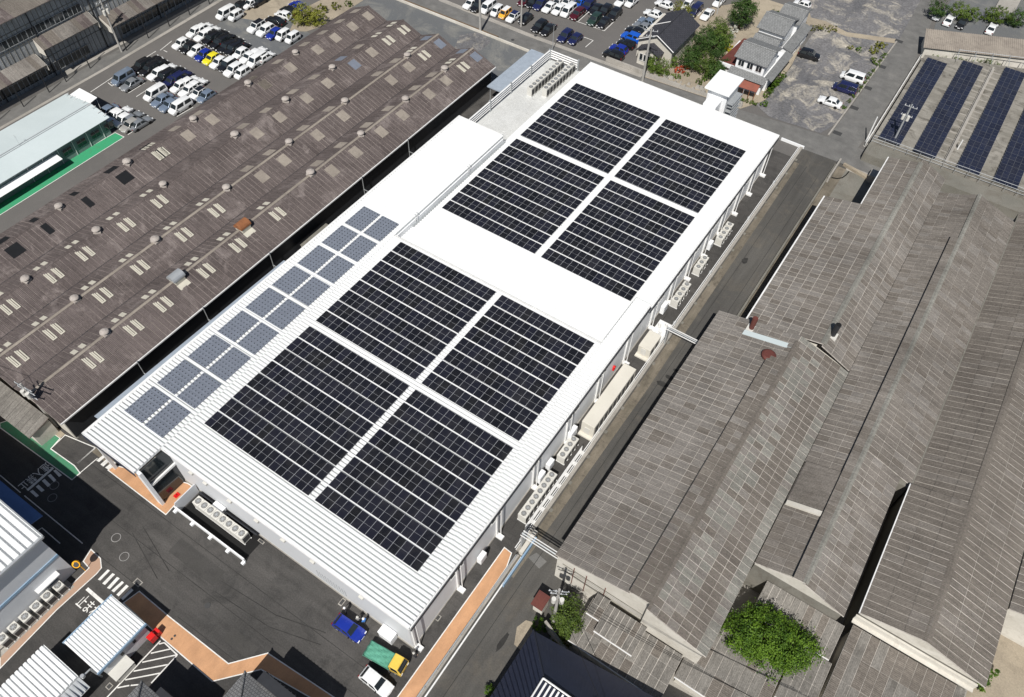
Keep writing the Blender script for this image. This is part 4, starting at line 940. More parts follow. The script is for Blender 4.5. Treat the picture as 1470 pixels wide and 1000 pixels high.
S2 = thing('white_kiosk', 'second small ribbed-roof building cut off by the bottom left corner', 'small building', (5,-32,0))
b = MB(); b.box(3.2,8.3,-40,-27.8,0,2.8); b.build('wall', MT['wall'], S2)
ribs('roof_panel', 3.0,8.7,-40,-27.45, lambda y: 3.05, parent=S2, pitch=.5, depth=.18)
b = MB(); b.slab([(8.72,-40,2.75),(10.4,-40,2.5),(10.4,-27.5,2.5),(8.72,-27.5,2.75)],.05)
for i in range(26): b.box(8.75,10.38,-40+i*.48,-39.85+i*.48,2.55,2.78)
b.build('side_awning', MT['steel'], S2)
# houses that only reach in over the bottom edge
def hip(t, x0,x1,y0,y1,ze,zr,mat,ov=.6,ridge='x'):
    if ridge == 'x': r0, r1 = (x0+(y1-y0)/2,(y0+y1)/2,zr), (x1-(y1-y0)/2,(y0+y1)/2,zr)
    else: r0, r1 = ((x0+x1)/2,y0+(x1-x0)/2,zr), ((x0+x1)/2,y1-(x1-x0)/2,zr)
    a,b_,c,d = (x0,y0,ze),(x1,y0,ze),(x1,y1,ze),(x0,y1,ze)
    fs = [[a,b_,r1,r0],[b_,c,r1],[c,d,r0,r1],[d,a,r0]] if ridge == 'x' else [[a,b_,r0],[b_,c,r1,r0],[c,d,r1],[d,a,r0,r1]]
    for f in fs:
        m = MB(); m.face(f); m.build('roof_slope', mat, t)
    m = MB(); m.face([d,c,b_,a]); m.build('soffit', MT['wood'], t)
    m = MB()
    for p in (a,b_,c,d):
        q = r0 if (Vector(p)-Vector(r0)).length < (Vector(p)-Vector(r1)).length else r1
        m.tube(Vector(p)+Vector((0,0,.05)), Vector(q)+Vector((0,0,.08)), .1, 6)
    m.tube(Vector(r0)+Vector((0,0,.08)), Vector(r1)+Vector((0,0,.08)), .13, 6); m.build('ridge_tiles', mat, t)
T1 = thing('tiled_house', 'house with light grey checkered tile roof at the bottom edge below the orange path', 'house', (28,-23,0))
b = MB(); b.box(24.4,32.6,-27,-18.4,0,4.6); b.build('wall', MT['plaster'], T1)
hip(T1, 23.4,33.4,-28,-17.4,4.7,7.2,MT['tilecheck'])
b = MB(); b.box(25.2,33.2,-17.4,-16.3,3.0,5.2); b.build('dark_balcony', MT['darksteel'], T1)
for x in np.arange(25.4,33,.5): b = MB(); b.box(x,x+.08,-16.3,-16.2,3.0,5.2); b.build('balcony_slat', MT['darksteel'], T1)
T2 = thing('dark_tiled_house', 'dark tiled roof corner poking in at the bottom left edge', 'house', (19,-30,0))
b = MB(); b.box(16.2,22.5,-36,-25.0,0,4.4); b.build('wall', MT['plaster'], T2)
hip(T2, 15.3,23.2,-37,-24.0,4.5,6.6,MT['tilecheck'],ridge='y')
b = MB(); b.box(17.4,22.4,-24.0,-23.3,2.8,4.6); b.build('dark_frame', MT['darksteel'], T2)
# navy house at the bottom
NV = thing('navy_house', 'house with ribbed navy steel hip roof at the bottom edge beside the alley', 'house', (53,-4,0))
b = MB(); b.box(46.6,60,-16,1.6,0,4.0); b.build('wall', MT['whitewall'], NV)
def ribslope(a, b_, c, d, n, h=.07, w_=.12, mat=None, parent=NV):
    """slope a-b along the eave, d-c along the ridge, standing ribs down the slope"""
    a,b_,c,d = map(Vector,(a,b_,c,d)); m = MB(); m.face([a,b_,c,d]); m.build('roof_slope', mat or MT['navyroof'], parent)
    nn = (b_-a).cross(d-a).normalized(); m = MB()
    for i in range(n+1):
        s = i/n; p = a+(b_-a)*s; q = d+(c-d)*s; e = (b_-a).normalized()*w_/2
        m.hexa([p-e,p+e,q+e,q-e],[p-e*.6+nn*h,p+e*.6+nn*h,q+e*.6+nn*h,q-e*.6+nn*h])
    m.build('roof_ribs', mat or MT['navyroof'], parent)
e0, e1 = U(765,905,4.2), U(707,990,4.2); ap = U(780,972,6.6)
xw = 45.7
# hip corner: west slope ribbed, north slope flat
ribslope((xw,-22,4.2),(xw,3.0,4.2),(49.4,-1.0,6.6),(49.4,-22,6.6), 36, .12, .16)
ribslope((xw,3.0,4.2),(66,5.0,4.2),(62,-.2,6.6),(49.4,-1.0,6.6), 44, .03, .05)
wr = MB(); wr.tube((xw,3.0,4.25),(49.4,-1.0,6.68),.12,6); wr.build('hip_cap', MT['navyroof'], NV)
b = MB(); b.box(49.5,62,-22,-1.2,6.3,6.58); b.build('flat_deck', MT['navyroof'], NV)
b = MB(); b.slab([(49.6,-14,6.75),(58.5,-14,6.75),(58.5,-1.3,6.75),(49.6,-1.3,6.75)],.06); b.build('pergola_floor', MT['navyroof'], NV)
b = MB()
for i in range(16):
    x = 49.9+i*.5; b.box(x,x+.2,-14,-1.4,7.0,7.1)
b.build('white_slats', MT['whitesteel'], NV)
b = MB(); b.tube((49.5,-1.2,7.05),(58.5,-1.2,7.05),.1,6); b.tube((49.5,-1.2,7.05),(49.5,-14,7.05),.1,6); b.build('white_edge', MT['whitesteel'], NV)
b = MB(); b.tube((55.6,-.9,6.4),(55.6,-.9,7.9),.03,5); b.tube((54.9,-.9,7.8),(56.4,-.7,7.8),.025,5)
for i in range(5): b.tube((55+.3*i,-1.2,7.8),(55+.3*i,-.6,7.8),.015,4)
b.build('aerial', MT['steel'], NV)
# dark-roofed house beyond the road
DH = thing('dark_roof_house', 'house with dark tiled gable roof beside the blue parked cars', 'house', (3.7,118,0))
b = MB(); b.box(-.3,7.2,112.8,123.6,0,4.4); b.build('wall', MT['plaster'], DH)
for f in ([(7.75,112.2,4.1),(7.75,124.3,4.1),(3.75,124.3,6.3),(3.75,112.2,6.3)], [(3.75,112.2,6.3),(3.75,124.3,6.3),(-.5,124.3,4.0),(-.5,112.2,4.0)]):
    m = MB(); m.slab(f,.12); m.build('roof_slope', MT['tiledark'], DH)
b = MB(); b.tube((3.75,112.1,6.36),(3.75,124.4,6.36),.16,8); b.build('ridge_tiles', MT['tiledark'], DH)
b = MB(); b.tube((-.5,112.1,4.05),(3.75,112.1,6.3),.08,6); b.tube((3.75,112.1,6.3),(7.75,112.1,4.1),.08,6); b.tube((-.5,118.2,4.2),(3.75,118.2,6.45),.08,6); b.build('barge_boards', MT['whitesteel'], DH)
b = MB(); b.face([(-.3,112.78,4.3),(7.2,112.78,4.3),(3.75,112.78,6.15)]); b.build('gable_wall', MT['plaster'], DH)
for f in ([(5.6,110.4,3.0),(5.6,113.2,3.0),(3.1,113.2,4.2),(3.1,110.4,4.2)], [(3.1,110.4,4.2),(3.1,113.2,4.2),(.5,113.2,3.0),(.5,110.4,3.0)]):
    m = MB(); m.slab(f,.1); m.build('porch_slope', MT['tiledark'], DH)
b = MB(); b.box(.9,5.2,110.8,112.75,0,3.0); b.face([(.9,110.78,2.95),(5.2,110.78,2.95),(3.1,110.78,4.0)]); b.build('porch_wall', MT['plaster'], DH)
for x in (1.4,2.3,3.2,4.1): window_part(DH, x,x+.6,110.7,110.78,1.0,2.4,'glass','whitesteel',axis='y',mull=0)
# grey-tiled house with several roofs
GH = thing('grey_tiled_house', 'rambling two-storey house with several grey tiled roofs by the gravel lot', 'house', (22,126,0))
def gab(x0,x1,y0,y1,ze,zr,ym,mat=MT['tilegrey'],wall=True,zb=0):
    for f in ([(x0,y0,ze),(x1,y0,ze),(x1,ym,zr),(x0,ym,zr)], [(x0,ym,zr),(x1,ym,zr),(x1,y1,ze),(x0,y1,ze)]):
        m = MB(); m.slab(f,.14); m.build('roof_slope', mat, GH)
    m = MB(); m.tube((x0,ym,zr+.05),(x1,ym,zr+.05),.14,6); m.build('ridge_tiles', mat, GH)
    if wall:
        m = MB(); m.box(x0+.5,x1-.5,y0+.6,y1-.6,zb,ze-.05); m.build('wall', MT['whitewall'], GH)
        m = MB()
        for xx in (x0+.52,x1-.52): m.face([(xx,y0+.6,ze-.1),(xx,y1-.6,ze-.1),(xx,ym,zr-.2)])
        m.build('gable_wall', MT['whitewall'], GH)
gab(18.8,25.5,115.3,123.4,5.8,7.2,119.0); gab(18.2,24.2,127.5,135.5,5.8,7.2,131.6); gab(19.6,24.8,134.6,142.5,5.0,6.2,138.6)
gab(18.9,24.2,122.6,128.6,4.6,5.7,125.4,wall=True)
for f in ([(24.3,128.2,3.3),(26.4,128.2,2.8),(26.4,139.6,2.8),(24.3,139.6,3.3)], [(25.4,116.6,3.3),(27.0,116.2,2.8),(27.0,127.4,2.8),(25.4,127.4,3.3)], [(18.6,114.0,2.9),(26.2,114.0,2.9),(26.2,115.8,3.5),(18.6,115.8,3.5)]):
    m = MB(); m.slab(f,.1); m.build('lean_roof', MT['tilegrey'], GH)
b = MB(); b.box(24.0,26.0,116.9,127.2,0,2.75); b.box(24,25.9,128.6,139.2,0,2.75); b.box(19.2,25.6,115.0,116.2,0,2.85); b.build('wall', MT['whitewall'], GH)
b = MB(); b.slab([(15.7,116.6,3.0),(19.1,116.4,3.0),(18.6,127,3.3),(16.6,126.5,3.3)],.12); b.build('brown_roof', MT['redbrown'], GH)
b = MB(); b.box(16.0,18.9,117.0,126,0,2.85); b.box(15.7,19,116.3,116.6,2.4,3.1); b.build('wall', MT['whitewall'], GH)
b = MB(); b.slab([(21.6,111.9,2.3),(25.7,112.2,2.3),(25.5,114.6,2.6),(21.5,114.6,2.6)],.08); b.build('red_porch_roof', MT['brick'], GH)
for x in (21.8,23.2,24.4,25.5): b = MB(); b.tube((x,112.2,0),(x,112.2,2.25),.06,6); b.build('porch_post', MT['rust'], GH)
for x in (19.8,21.6,23.4): window_part(GH, x,x+1.1,115.85,115.9,4.0,5.2,'glass','whitesteel',axis='y')
for y in (119,122,131,135): window_part(GH, 25.95,26.02,y,y+1.3,1.0,2.1,'glass','whitesteel')
# rusty long shed, top right
RS = thing('long_tin_shed', 'long low shed with faded corrugated roof behind the solar yard', 'shed', (75,158,0))
rs = [(47.7,146.3,2.6),(80,160.6,2.6),(78.5,166.8,3.2),(46.2,152.6,3.2)]
b = MB(); b.slab(rs,.1); 
a_,b_,c_,d_ = map(Vector, rs)
for i in range(90):
    s = i/90; p = a_+(b_-a_)*s; q = d_+(c_-d_)*s; e = (b_-a_).normalized()*.07
    b.hexa([p-e,p+e,q+e,q-e],[p-e+Vector((0,0,.06)),p+e+Vector((0,0,.06)),q+e+Vector((0,0,.06)),q-e+Vector((0,0,.06))])
b.build('roof', MT['skylight'], RS)
b = MB(); b.hexa([(48,146.9,0),(80,161,0),(78.6,166.2,0),(46.6,152.2,0)],[(48,146.9,2.4),(80,161,2.4),(78.6,166.2,2.9),(46.6,152.2,2.9)]); b.build('wall', MT['plaster'], RS)
# flat-roofed depot carrying the far solar strips
SD = thing('solar_depot', 'low flat concrete-roofed depot carrying four long solar strips, top right', 'building', (70,129,0))
b = MB(); b.hexa([(48.6,111.2,0),(110,113,0),(110,168,0),(48.6,144.5,0)],[(48.6,111.2,2.2),(110,113,2.2),(110,168,2.2),(48.6,144.5,2.2)]); b.build('roof_slab', MT['depotroof'] if 'depotroof' in MT else MT['slabc'], SD)
b = MB(); b.box(48.5,110,107.4,111.1,0,1.6); b.build('loading_ledge', MT['slabc'], SD)
b = MB(); b.box(60.9,61.6,112,147,2.2,2.5); b.box(61.1,61.4,112,147,2.5,2.9); b.build('roof_gutter', MT['concrete'], SD)
for i in range(16):
    b = MB(); b.box(59.6,63.0,113+i*2.2,113.18+i*2.2,2.2,2.32); b.build('roof_rib', MT['concrete'], SD)
PB = panel_mesh('blue_solar_panel', MT['cellblue'], 'greyframe')
for i, (x0,x1,y1) in enumerate([(49.4,53.3,143.2),(55.6,59.5,146.4),(63.2,67.1,149),(69.4,73.4,150)]):
    l = ['leftmost strip of blue solar panels on the depot roof', 'second strip of blue solar panels from the side road on the depot', 'third strip of blue solar panels right of the depot gutter', 'strip of blue solar panels cut by the right edge of the photo'][i]
    array(l, x0, x1, 4, 111.8, y1, 20, 2.55, PB, gapx=.03, gapy=.03, group='solar strips on the depot roof')
# ------------------------------------------------------------------ air conditioners, machines, fences, poles
def fan_unit(w_=1.0, l_=.85, h=1.65, m='ac'):
    """box unit with legs, side grille and a round fan on top"""
    t = thing('outdoor_unit', 'x', 'air conditioner')
    b = MB(); b.box(-w_/2,w_/2,-l_/2,l_/2,.12,h); b.build('casing', MT[m], t, off=(0,0,0), bevel=.02)
    for ya, yb in ((-l_/2-.02,-l_/2+.12),(l_/2-.12,l_/2+.02)): b = MB(); b.box(-w_/2-.06,w_/2+.06,ya,yb,0,.13); b.build('base_rail', MT['whitesteel'], t, off=(0,0,0))
    b = MB(); r = min(w_,l_)*.38; b.tube((0,0,h),(0,0,h+.05),r,14); b.build('fan_ring', MT['fanring'], t, off=(0,0,0))
    b = MB(); b.tube((0,0,h+.05),(0,0,h+.075),r*.3,8)
    for k in range(4):
        a = k*math.pi/4; d = Vector((math.cos(a),math.sin(a),0))*r; n = Vector((-d.y,d.x,0))*.08
        b.face([d-n+Vector((0,0,h+.062)), d+n+Vector((0,0,h+.062)), -d+n+Vector((0,0,h+.062)), -d-n+Vector((0,0,h+.062))])
    b.build('fan_guard', MT['steel'], t, off=(0,0,0))
    b = MB(); b.box(w_/2,w_/2+.02,-l_/2+.08,l_/2-.08,.35,h-.3); b.build('side_grille', MT['grille'], t, off=(0,0,0))
    return t
PROTO = {}
def units(kind, pts, labels, group, rz=0, **kw):
    for i, p in enumerate(pts):
        if kind not in PROTO: o = PROTO[kind] = fan_unit(**kw)
        else: o = copy_tree(PROTO[kind])
        o.location = p; o.rotation_euler.z = rz
        tag(o, labels[i] if isinstance(labels, list) else labels.format(ORD[i]), 'air conditioner', group)
units('row', [(36.75,14.9+.92*i,.0) for i in range(8)], '{} fan unit from the bottom in the long row by the right wall', 'fan units in the long wall row', w_=1.15, l_=.9, h=1.6)
units('row', [(36.35,24.6+.92*i,.0) for i in range(4)], '{} fan unit from the bottom in the row of four behind the fence', 'four fan units behind the fence')
units('row', [(36.45,57.0+1.2*i,.0) for i in range(4)], '{} fan unit in the row just past the pipe-topped skid', 'fan units past the skid')
units('row', [(36.3,65.0+1.15*i,.0) for i in range(3)], '{} fan unit in the middle row under the rear roof', 'middle fan units under the rear roof')
units('row', [(36.4,73.0+1.2*i,.0) for i in range(4)], '{} fan unit in the farthest row along the right wall', 'farthest fan units along the wall')
units('pen', [(3.0+1.06*i,-6.35,.0) for i in range(8)], '{} fan unit from the entrance in the fenced pen before the front wall', 'fan units in the front pen', w_=1.02, l_=1.1, h=1.7)
units('terr', [(-6.2,82.0+1.1*i,5.75) for i in range(10)], '{} tall unit from the near end in the outer terrace row', 'outer terrace units', w_=1.0, l_=1.04, h=1.75)
units('terr', [(-3.9,83.4+1.1*i,5.75) for i in range(9)], '{} tall unit from the near end in the inner terrace row', 'inner terrace units')
units('hall', [(-2.25,-22.6-1.42*i,.0) for i in range(6)], '{} big unit from the zebra crossing beside the white hall', 'big units beside the white hall', w_=1.1, l_=1.0, h=1.5)
units('small', [(-14.6,69.6+1.5*i,.0) for i in range(4)], '{} small white unit in the narrow alley by the old works', 'small units in the narrow alley', w_=.9, l_=1.1, h=1.3, m='whitewall')
# wall boxes on the right wall
for i, (y, s) in enumerate([(7.5,1.0),(20.4,1.1),(22.6,1.0),(28.1,1.3),(54.5,1.2),(70.6,1.0)]):
    o = thing('wall_cabinet', f'white steel wall cabinet, {ORD[i]} from the front corner on the right wall', 'cabinet', (35.5,y,.6), 0, 'cabinets on the right wall')
    b = MB(); b.box(35.4,36.0,y-s*.6,y+s*.6,.7,.7+1.3*s); b.build('box', MT['whitewall'], o, bevel=.02)
    b = MB(); b.box(36.01,36.03,y-s*.5,y+s*.5,.85,.6+1.25*s); b.build('door', MT['wall'], o)
    b = MB(); b.tube((35.7,y,0),(35.7,y,.7),.05,6); b.build('conduit', MT['whitesteel'], o)
# beige machines
def machine(y0, y1, z, label, cut=0):
    t = thing('beige_plant_unit', label, 'machine', (37,(y0+y1)/2,0))
    b = MB(); b.box(36.1,38.0,y0,y1,.25,z); b.build('casing', MT['beige'], t, bevel=.05)
    b = MB(); b.box(36.0,38.15,y0-.5,y1+.1,0,.25); b.build('skid', MT['beige'], t)
    n = int((y1-y0)/1.2)
    for i in range(n):
        yy = y0+.4+i*(y1-y0-.6)/n; b = MB(); b.box(38.0,38.06,yy,yy+.8,.7,z-.4); b.build('side_louvre', MT['grille'], t)
    b = MB(); b.box(36.6,37.4,y0-.06,y0,.5,1.8); b.build('end_door', MT['ac'], t)
    return t
machine(29.7,41.2,2.75,'long beige plant unit with dark side louvres on the right of the factory')
m2 = machine(45.6,49.0,2.1,'beige boxed plant unit with pipework on its skid')
b = MB(); b.box(36.0,38.1,49.1,53.2,0,.2); b.build('skid', MT['whitesteel'], m2)
for (x,y,h) in ((36.5,50,1.1),(37.2,50.6,.9),(36.6,51.6,1.3),(37.4,52.3,1.0),(37.0,51.1,.7)):
    b = MB(); b.tube((x,y,.2),(x,y,h),.22,8); b.tube((x,y,h*.7),(x+.6,y+.3,h*.7),.09,6); b.build('pump', MT['whitesteel'], m2)
o = thing('hydrant_bell', 'small red alarm bell on the right wall above the beige plant unit', 'alarm', (35.4,39.6,2.6))
b = MB(); b.tube((35.2,39.6,3.0),(35.5,39.6,3.0),.22,10); b.build('bell', MT['redpaint'], o)
b = MB(); b.box(35.2,35.45,39.4,39.8,2.3,2.7); b.build('housing', MT['redpaint'], o)
# white fence panels behind the units
FT = thing('steel_fence', 'white steel fence with square concrete feet between factory and alley', 'fence', (37.9,21,0))
ys = [13.6,15.2,17.3,19.2,21.2,23.1,25.1,27.0]
for y in ys:
    b = MB(); b.box(37.75,38.2,y-.25,y+.25,0,.25); b.build('foot', MT['whitesteel'], FT)
    b = MB(); b.tube((37.85,y,.2),(37.85,y,1.8),.04,6); b.build('post', MT['whitesteel'], FT)
for y0,y1 in zip(ys[:-1],ys[1:]):
    for z in np.linspace(.35,1.75,7): b = MB(); b.box(37.83,37.87,y0,y1,z,z+.05); b.build('rail', MT['whitesteel'], FT)
# pen in front
PN = thing('unit_pen', 'low white screen wall with dark floor around the front fan units', 'fence', (7,-8,0))
b = MB(); b.box(1.3,12.3,-8.2,-5.1,.0,.012); b.build('floor', MT['black'], PN)
b = MB(); b.box(.6,12.6,-8.45,-8.3,0,1.0); b.build('screen', MT['whitewall'], PN)
b = MB(); b.box(1.0,1.12,-8.28,-5.1,0,2.0); b.build('side_screen', MT['wall'], PN)
for x in (.8,3.8,6.9,9.9,12.5): b = MB(); b.box(x-.2,x+.2,-8.85,-8.45,0,.3); b.build('foot', MT['whitewall'], PN)
b = MB(); b.box(1.6,11.6,-5.35,-5.1,.5,.75); b.box(2,11.8,-5.5,-5.36,1.1,1.25); b.build('pipe_tray', MT['darksteel'], PN)
# perimeter wall and the pipe along the alley
PW = thing('perimeter_wall', 'long low white wall with a pipe along the alley side of the factory', 'wall', (38.5,50,0))
b = MB(); b.box(38.3,38.75,11,104.3,0,.35); b.build('wall', MT['concrete'], PW)
b = MB(); b.tube((38.1,11,.55),(38.1,104,.55),.07,6); b.tube((38.25,11,.2),(38.25,104,.2),.06,6); b.build('pipe', MT['whitesteel'], PW)
for y in np.arange(13,104,4.6): b = MB(); b.box(38.78,39.15,y,y+.5,0,.06); b.build('drain_lid', MT['slabc'], PW)
b = MB(); b.box(34.5,38.9,104.35,104.6,0,.5); b.build('end_wall', MT['whitewall'], PW)
for y in (12.2,31,53.5,66,81,92): b = MB(); b.box(37.9,38.3,y,y+.4,0,.5); b.build('junction_box', MT['steel'], PW)
PK = thing('path_guard_rail', 'pipe guard rail and white kerb beside the lower orange path', 'guard rail', (39,-5,0))
b = MB(); b.hexa([(39.1,-60,0),(39.4,-60,0),(39.0,10.6,0),(38.75,10.6,0)],[(39.1,-60,.3),(39.4,-60,.3),(39.0,10.6,.3),(38.75,10.6,.3)]); b.build('kerb', MT['concrete'], PK)
b = MB(); b.hexa([(39.65,-60,0),(39.85,-60,0),(39.35,10.6,0),(39.2,10.6,0)],[(39.65,-60,.2),(39.85,-60,.2),(39.35,10.6,.2),(39.2,10.6,.2)]); b.build('outer_kerb', MT['whitesteel'], PK)
b = MB()
for z in (.5,.85): b.tube((38.95,-60,z),(38.75,10.3,z),.05,6)
b.build('rail', MT['steel'], PK)
for i in range(26):
    y = 10-i*2.2; x = 38.75+.2*(10.3-y)/70.3; b = MB(); b.tube((x,y,0),(x,y,.9),.05,6); b.build('post', MT['steel'], PK)
b = MB(); b.box(38.8,39.3,10.8,14.2,0,.9); b.build('white_panel', MT['plaster'], PK)
b = MB(); b.hexa([(39.4,6.4,0),(39.6,6.4,0),(39.6,13.5,0),(39.4,13.5,0)],[(39.4,6.4,.8),(39.6,6.4,.8),(39.6,13.5,.8),(39.4,13.5,.8)]); b.build('blue_panel', MT['bluefence'], PK)
# pipe bridges over the alley
for y, lab in ((11.9,'double white pipe bridge crossing the alley at the low gable corner'),(49.6,'white pipe bridge crossing the alley near the pipework skid')):
    t = thing('pipe_bridge', lab, 'pipe bridge', (41,y,0))
    b = MB(); b.box(38.4,43.8,y-.36,y-.28,3.5,3.65); b.build('beam', MT['whitesteel'], t); b = MB(); b.box(38.4,43.8,y+.28,y+.36,3.5,3.65); b.build('beam', MT['whitesteel'], t)
    b = MB(); b.tube((38.4,y,3.6),(43.8,y,3.6),.1,8); b.build('pipe', MT['steel'], t)
    b = MB(); b.box(38.5,38.7,y-.36,y+.36,0,3.5); b.build('support', MT['steel'], t)
# alley corner: walls, hose, blocks
CW = thing('yard_wall', 'low weathered wall curving round the loading slab at the alley end', 'wall', (46,95,0))
b = MB(); b.box(45.2,45.5,53,103,0,.6); b.build('wall', MT['slabc'], CW)
b = MB(); b.box(45.5,45.8,98,104.3,0,1.1); b.build('white_end', MT['concrete'], CW)
b = MB(); b.hexa([(46.4,104,0),(51.3,102.6,0),(51.4,103.4,0),(46.5,104.4,0)],[(46.4,104,.5),(51.3,102.6,.5),(51.4,103.4,.5),(46.5,104.4,.5)]); b.build('sand_bank', MT['sand'], CW)
b = MB(); b.box(51.2,53.2,102.2,104.2,0,1.5); b.build('concrete_block', MT['concrete'], CW)
b = MB(); b.box(50.3,51.6,88.8,92.6,0,.4); b.build('pallet', MT['concrete'], CW)
b = MB()
pts = [(45.9,99.6),(46.8,99.9),(47.5,100.7),(47.8,101.8),(47.9,103.0)]
for p, q in zip(pts[:-1],pts[1:]): b.tube((*p,.08),(*q,.08),.1,6)
tag(b.build('rubber_hose', MT['black'], None, off=(0,0,0)), 'thick black hose lying curved on the loading slab', 'hose')
# blue-grey canopy roof behind the terrace, timber stack, long canopy along the west wall
t = thing('flat_canopy', 'flat blue-grey canopy behind the roof terrace', 'canopy', (-14,89,0))
b = MB(); b.slab([(-15.7,81.8,4.0),(-12.2,81.8,4.0),(-12.6,97.0,4.0),(-15.7,97.0,4.0)],.2); b.build('roof', MT['canopyblue'], t)
for x in (-15.3,-12.6):
    for y in (82.3,89,96.4): b = MB(); b.tube((x,y,0),(x,y,3.8),.08,6); b.build('post', MT['steel'], t)
t = thing('timber_stack', 'stack of brown boards beside the flat canopy', 'timber', (-12.6,78,0))
for i in range(6): b = MB(); b.box(-13.4+.28*i,-13.15+.28*i,74.5,81.2,0,1.0+.12*(i%3)); b.build('board', MT['wood'], t)
t = thing('side_awning', 'long narrow grey awning along the left wall of the white factory', 'canopy', (-11.8,25,0))
b = MB(); b.slab([(-14.6,-6.2,5.0),(-10.4,-6.2,5.4),(-10.4,27.2,5.4),(-14.2,27.2,5.0)],.1); b.build('awning', MT['canopyblue'], t)
b = MB(); b.slab([(-13.2,43,5.0),(-10.4,43,5.4),(-10.4,60,5.4),(-13.0,60,5.0)],.1); b.build('awning', MT['canopyblue'], t)
t = thing('storage_container', 'long beige-roofed store cabin squeezed in the narrow alley', 'container', (-17+1.4,35.4,0))
b = MB(); b.box(-16.4,-14.4,32.5,38.2,0,2.5); b.build('body', MT['ac'], t); b = MB(); b.box(-16.5,-14.3,32.4,38.3,2.5,2.6); b.build('roof', MT['slabc'], t)
for i in range(5): window_part(t, -14.45,-14.38,33+i*1.05,33.8+i*1.05,.6,1.9,'glass','whitesteel',mull=0)
for i, y in enumerate((2.5,14,27,48,60)):
    b = MB(); b.tube((-16.9,y,0),(-16.9,y,5.2),.07,6); b.box(-17.0,-15.6,y-.05,y+.05,2.4,2.5)
    tag(b.build('pipe_post', MT['steel']), f'grey pipe post in the narrow alley, {ORD[i]} from the near end', 'post', 'pipe posts in the narrow alley')
# poles
def pole(q, h, r, label, arms=(), m='pole', rz=0, name='utility_pole', box=None):
    c = U(*q); t = thing(name, label, 'pole', (c.x,c.y,0), rz)
    b = MB(); b.tube((0,0,0),(0,0,h),r,12,0,r*.62); b.build('shaft', MT[m], t, off=(0,0,0), smooth=False)
    for z, l in arms:
        b = MB(); b.box(-l/2,l/2,-.05,.05,z,z+.1); b.build('crossarm', MT['steel'], t, off=(0,0,0))
        for k in range(4):
            x = -l/2+.12+k*(l-.24)/3; b = MB(); b.tube((x,0,z+.1),(x,0,z+.38),.06,8,0,.03); b.build('insulator', MT['whitewall'], t, off=(0,0,0))
    if box:
        for sx in (-.42,.42): b = MB(); b.tube((sx,-.3,box),(sx,-.3,box+.9),.26,12); b.build('transformer', MT['ac'], t, off=(0,0,0))
    return t
pole((689.5,46), 11, .28, 'thick white pole standing on the verge between back yard and road', ((10.3,1.8),))
pole((748,38), 10.5, .2, 'grey pole at the edge of the back car park', ((9.8,1.6),))
pole((793,72), 5.5, .08, 'thin pole rising just beyond the louvred terrace screen', m='steel')
pole((922,117), 11.3, .26, 'tall pole with crossarm in front of the dark-roofed house', ((10.7,2.6),(9.6,1.6)), rz=.4)
pole((1277,214), 9.6, .2, 'steel pole with white transformers before the solar depot', ((9.0,2.2),(7.2,2.0)), box=6.6, m='steel')
pole((1243,203), 5.4, .16, 'short white post at the depot corner by the junction', m='whitesteel', name='lamp_post')
pole((1366,228), 4.2, .16, 'white post inside the depot between the second and third solar strips', m='whitesteel', name='lamp_post')
pole((794,893), 10.5, .22, 'cluttered pole rising from the bushes by the low gable', ((9.9,2.2),(9.2,1.8),(8.0,1.2)), box=7.6, rz=.5)
pole((175,74), 11.0, .22, 'dark pole with wires along the top left road', ((10.3,2.2),(9.2,1.8)), box=8.0, m='pole', rz=1.57)
pole((1029,20), 8, .16, 'pole beyond the parked white saloon at the top', m='pole')
pole((82,612), 10.0, .2, 'pole with braced transformer rack between old works and canopy', ((9.2,3.0),(8.4,3.0),(7.2,2.4)), box=7.6, rz=.1)
# sagging wires between poles
def wire(name, p, q, sag, label):
    p, q = Vector(p), Vector(q); b = MB(); n = 10; pr = p
    for i in range(1,n+1):
        s = i/n; c = p.lerp(q,s)-Vector((0,0,sag*4*s*(1-s))); b.tube(pr,c,.025,4); pr = c
    tag(b.build(name, MT['black']), label, 'wire', 'overhead wires')
P6 = U(794,893); P7 = U(82,612)
for i, d in enumerate((-.8,0,.8)):
    wire('overhead_wire', (P6.x+d,P6.y+d*.5,10.1), (74+d,9,9.5), 1.0, f'thin dark overhead wire over the annex sheds, {ORD[i]} of three')
wire('overhead_wire', (P6.x,P6.y,8.2), (61,-4,8.4), .6, 'thin dark wire from the cluttered pole to the navy house')
wire('overhead_wire', (P7.x,P7.y,8.6), (-60,-10.5,8.0), .8, 'thick dark cable over the lean-to annex of the old works')
# guard rails of the depot
DR = thing('depot_railing', 'galvanised railing along the front edge of the solar depot', 'railing', (60,111,0))
for x in np.arange(48.6,92,2.1): b = MB(); b.tube((x,111.15,1.6),(x,111.15,3.2),.04,5); b.build('post', MT['steel'], DR)
for z in (2.0,2.6,3.2): b = MB(); b.tube((48.6,111.15,z),(92,112.2,z),.04,5); b.build('rail', MT['steel'], DR)
SR = thing('roadside_fence', 'low white and grey fence between side road and solar depot', 'fence', (48,128,0))
for y in np.arange(111.6,146,2.4): b = MB(); b.tube((47.9,y,0),(47.9,y,1.2),.05,5); b.build('post', MT['whitesteel'], SR)
for z in (.5,1.15): b = MB(); b.box(47.86,47.94,111.6,146,z,z+.1); b.build('rail', MT['whitesteel'], SR)
b = MB(); b.box(48.05,48.3,111.6,146,0,.4); b.build('kerb', MT['concrete'], SR)
RG = thing('depot_rear_frames', 'row of thin steel frames behind the solar depot', 'frame', (66,152,0))
for i in range(10):
    x = 54+i*3.0; y = 146.3+.42*(x-50); b = MB(); b.tube((x,y,0),(x,y,3.6),.05,5); b.tube((x,y,3.6),(x+.6,y-3,3.0),.05,5); b.build('frame_leg', MT['steel'], RG)
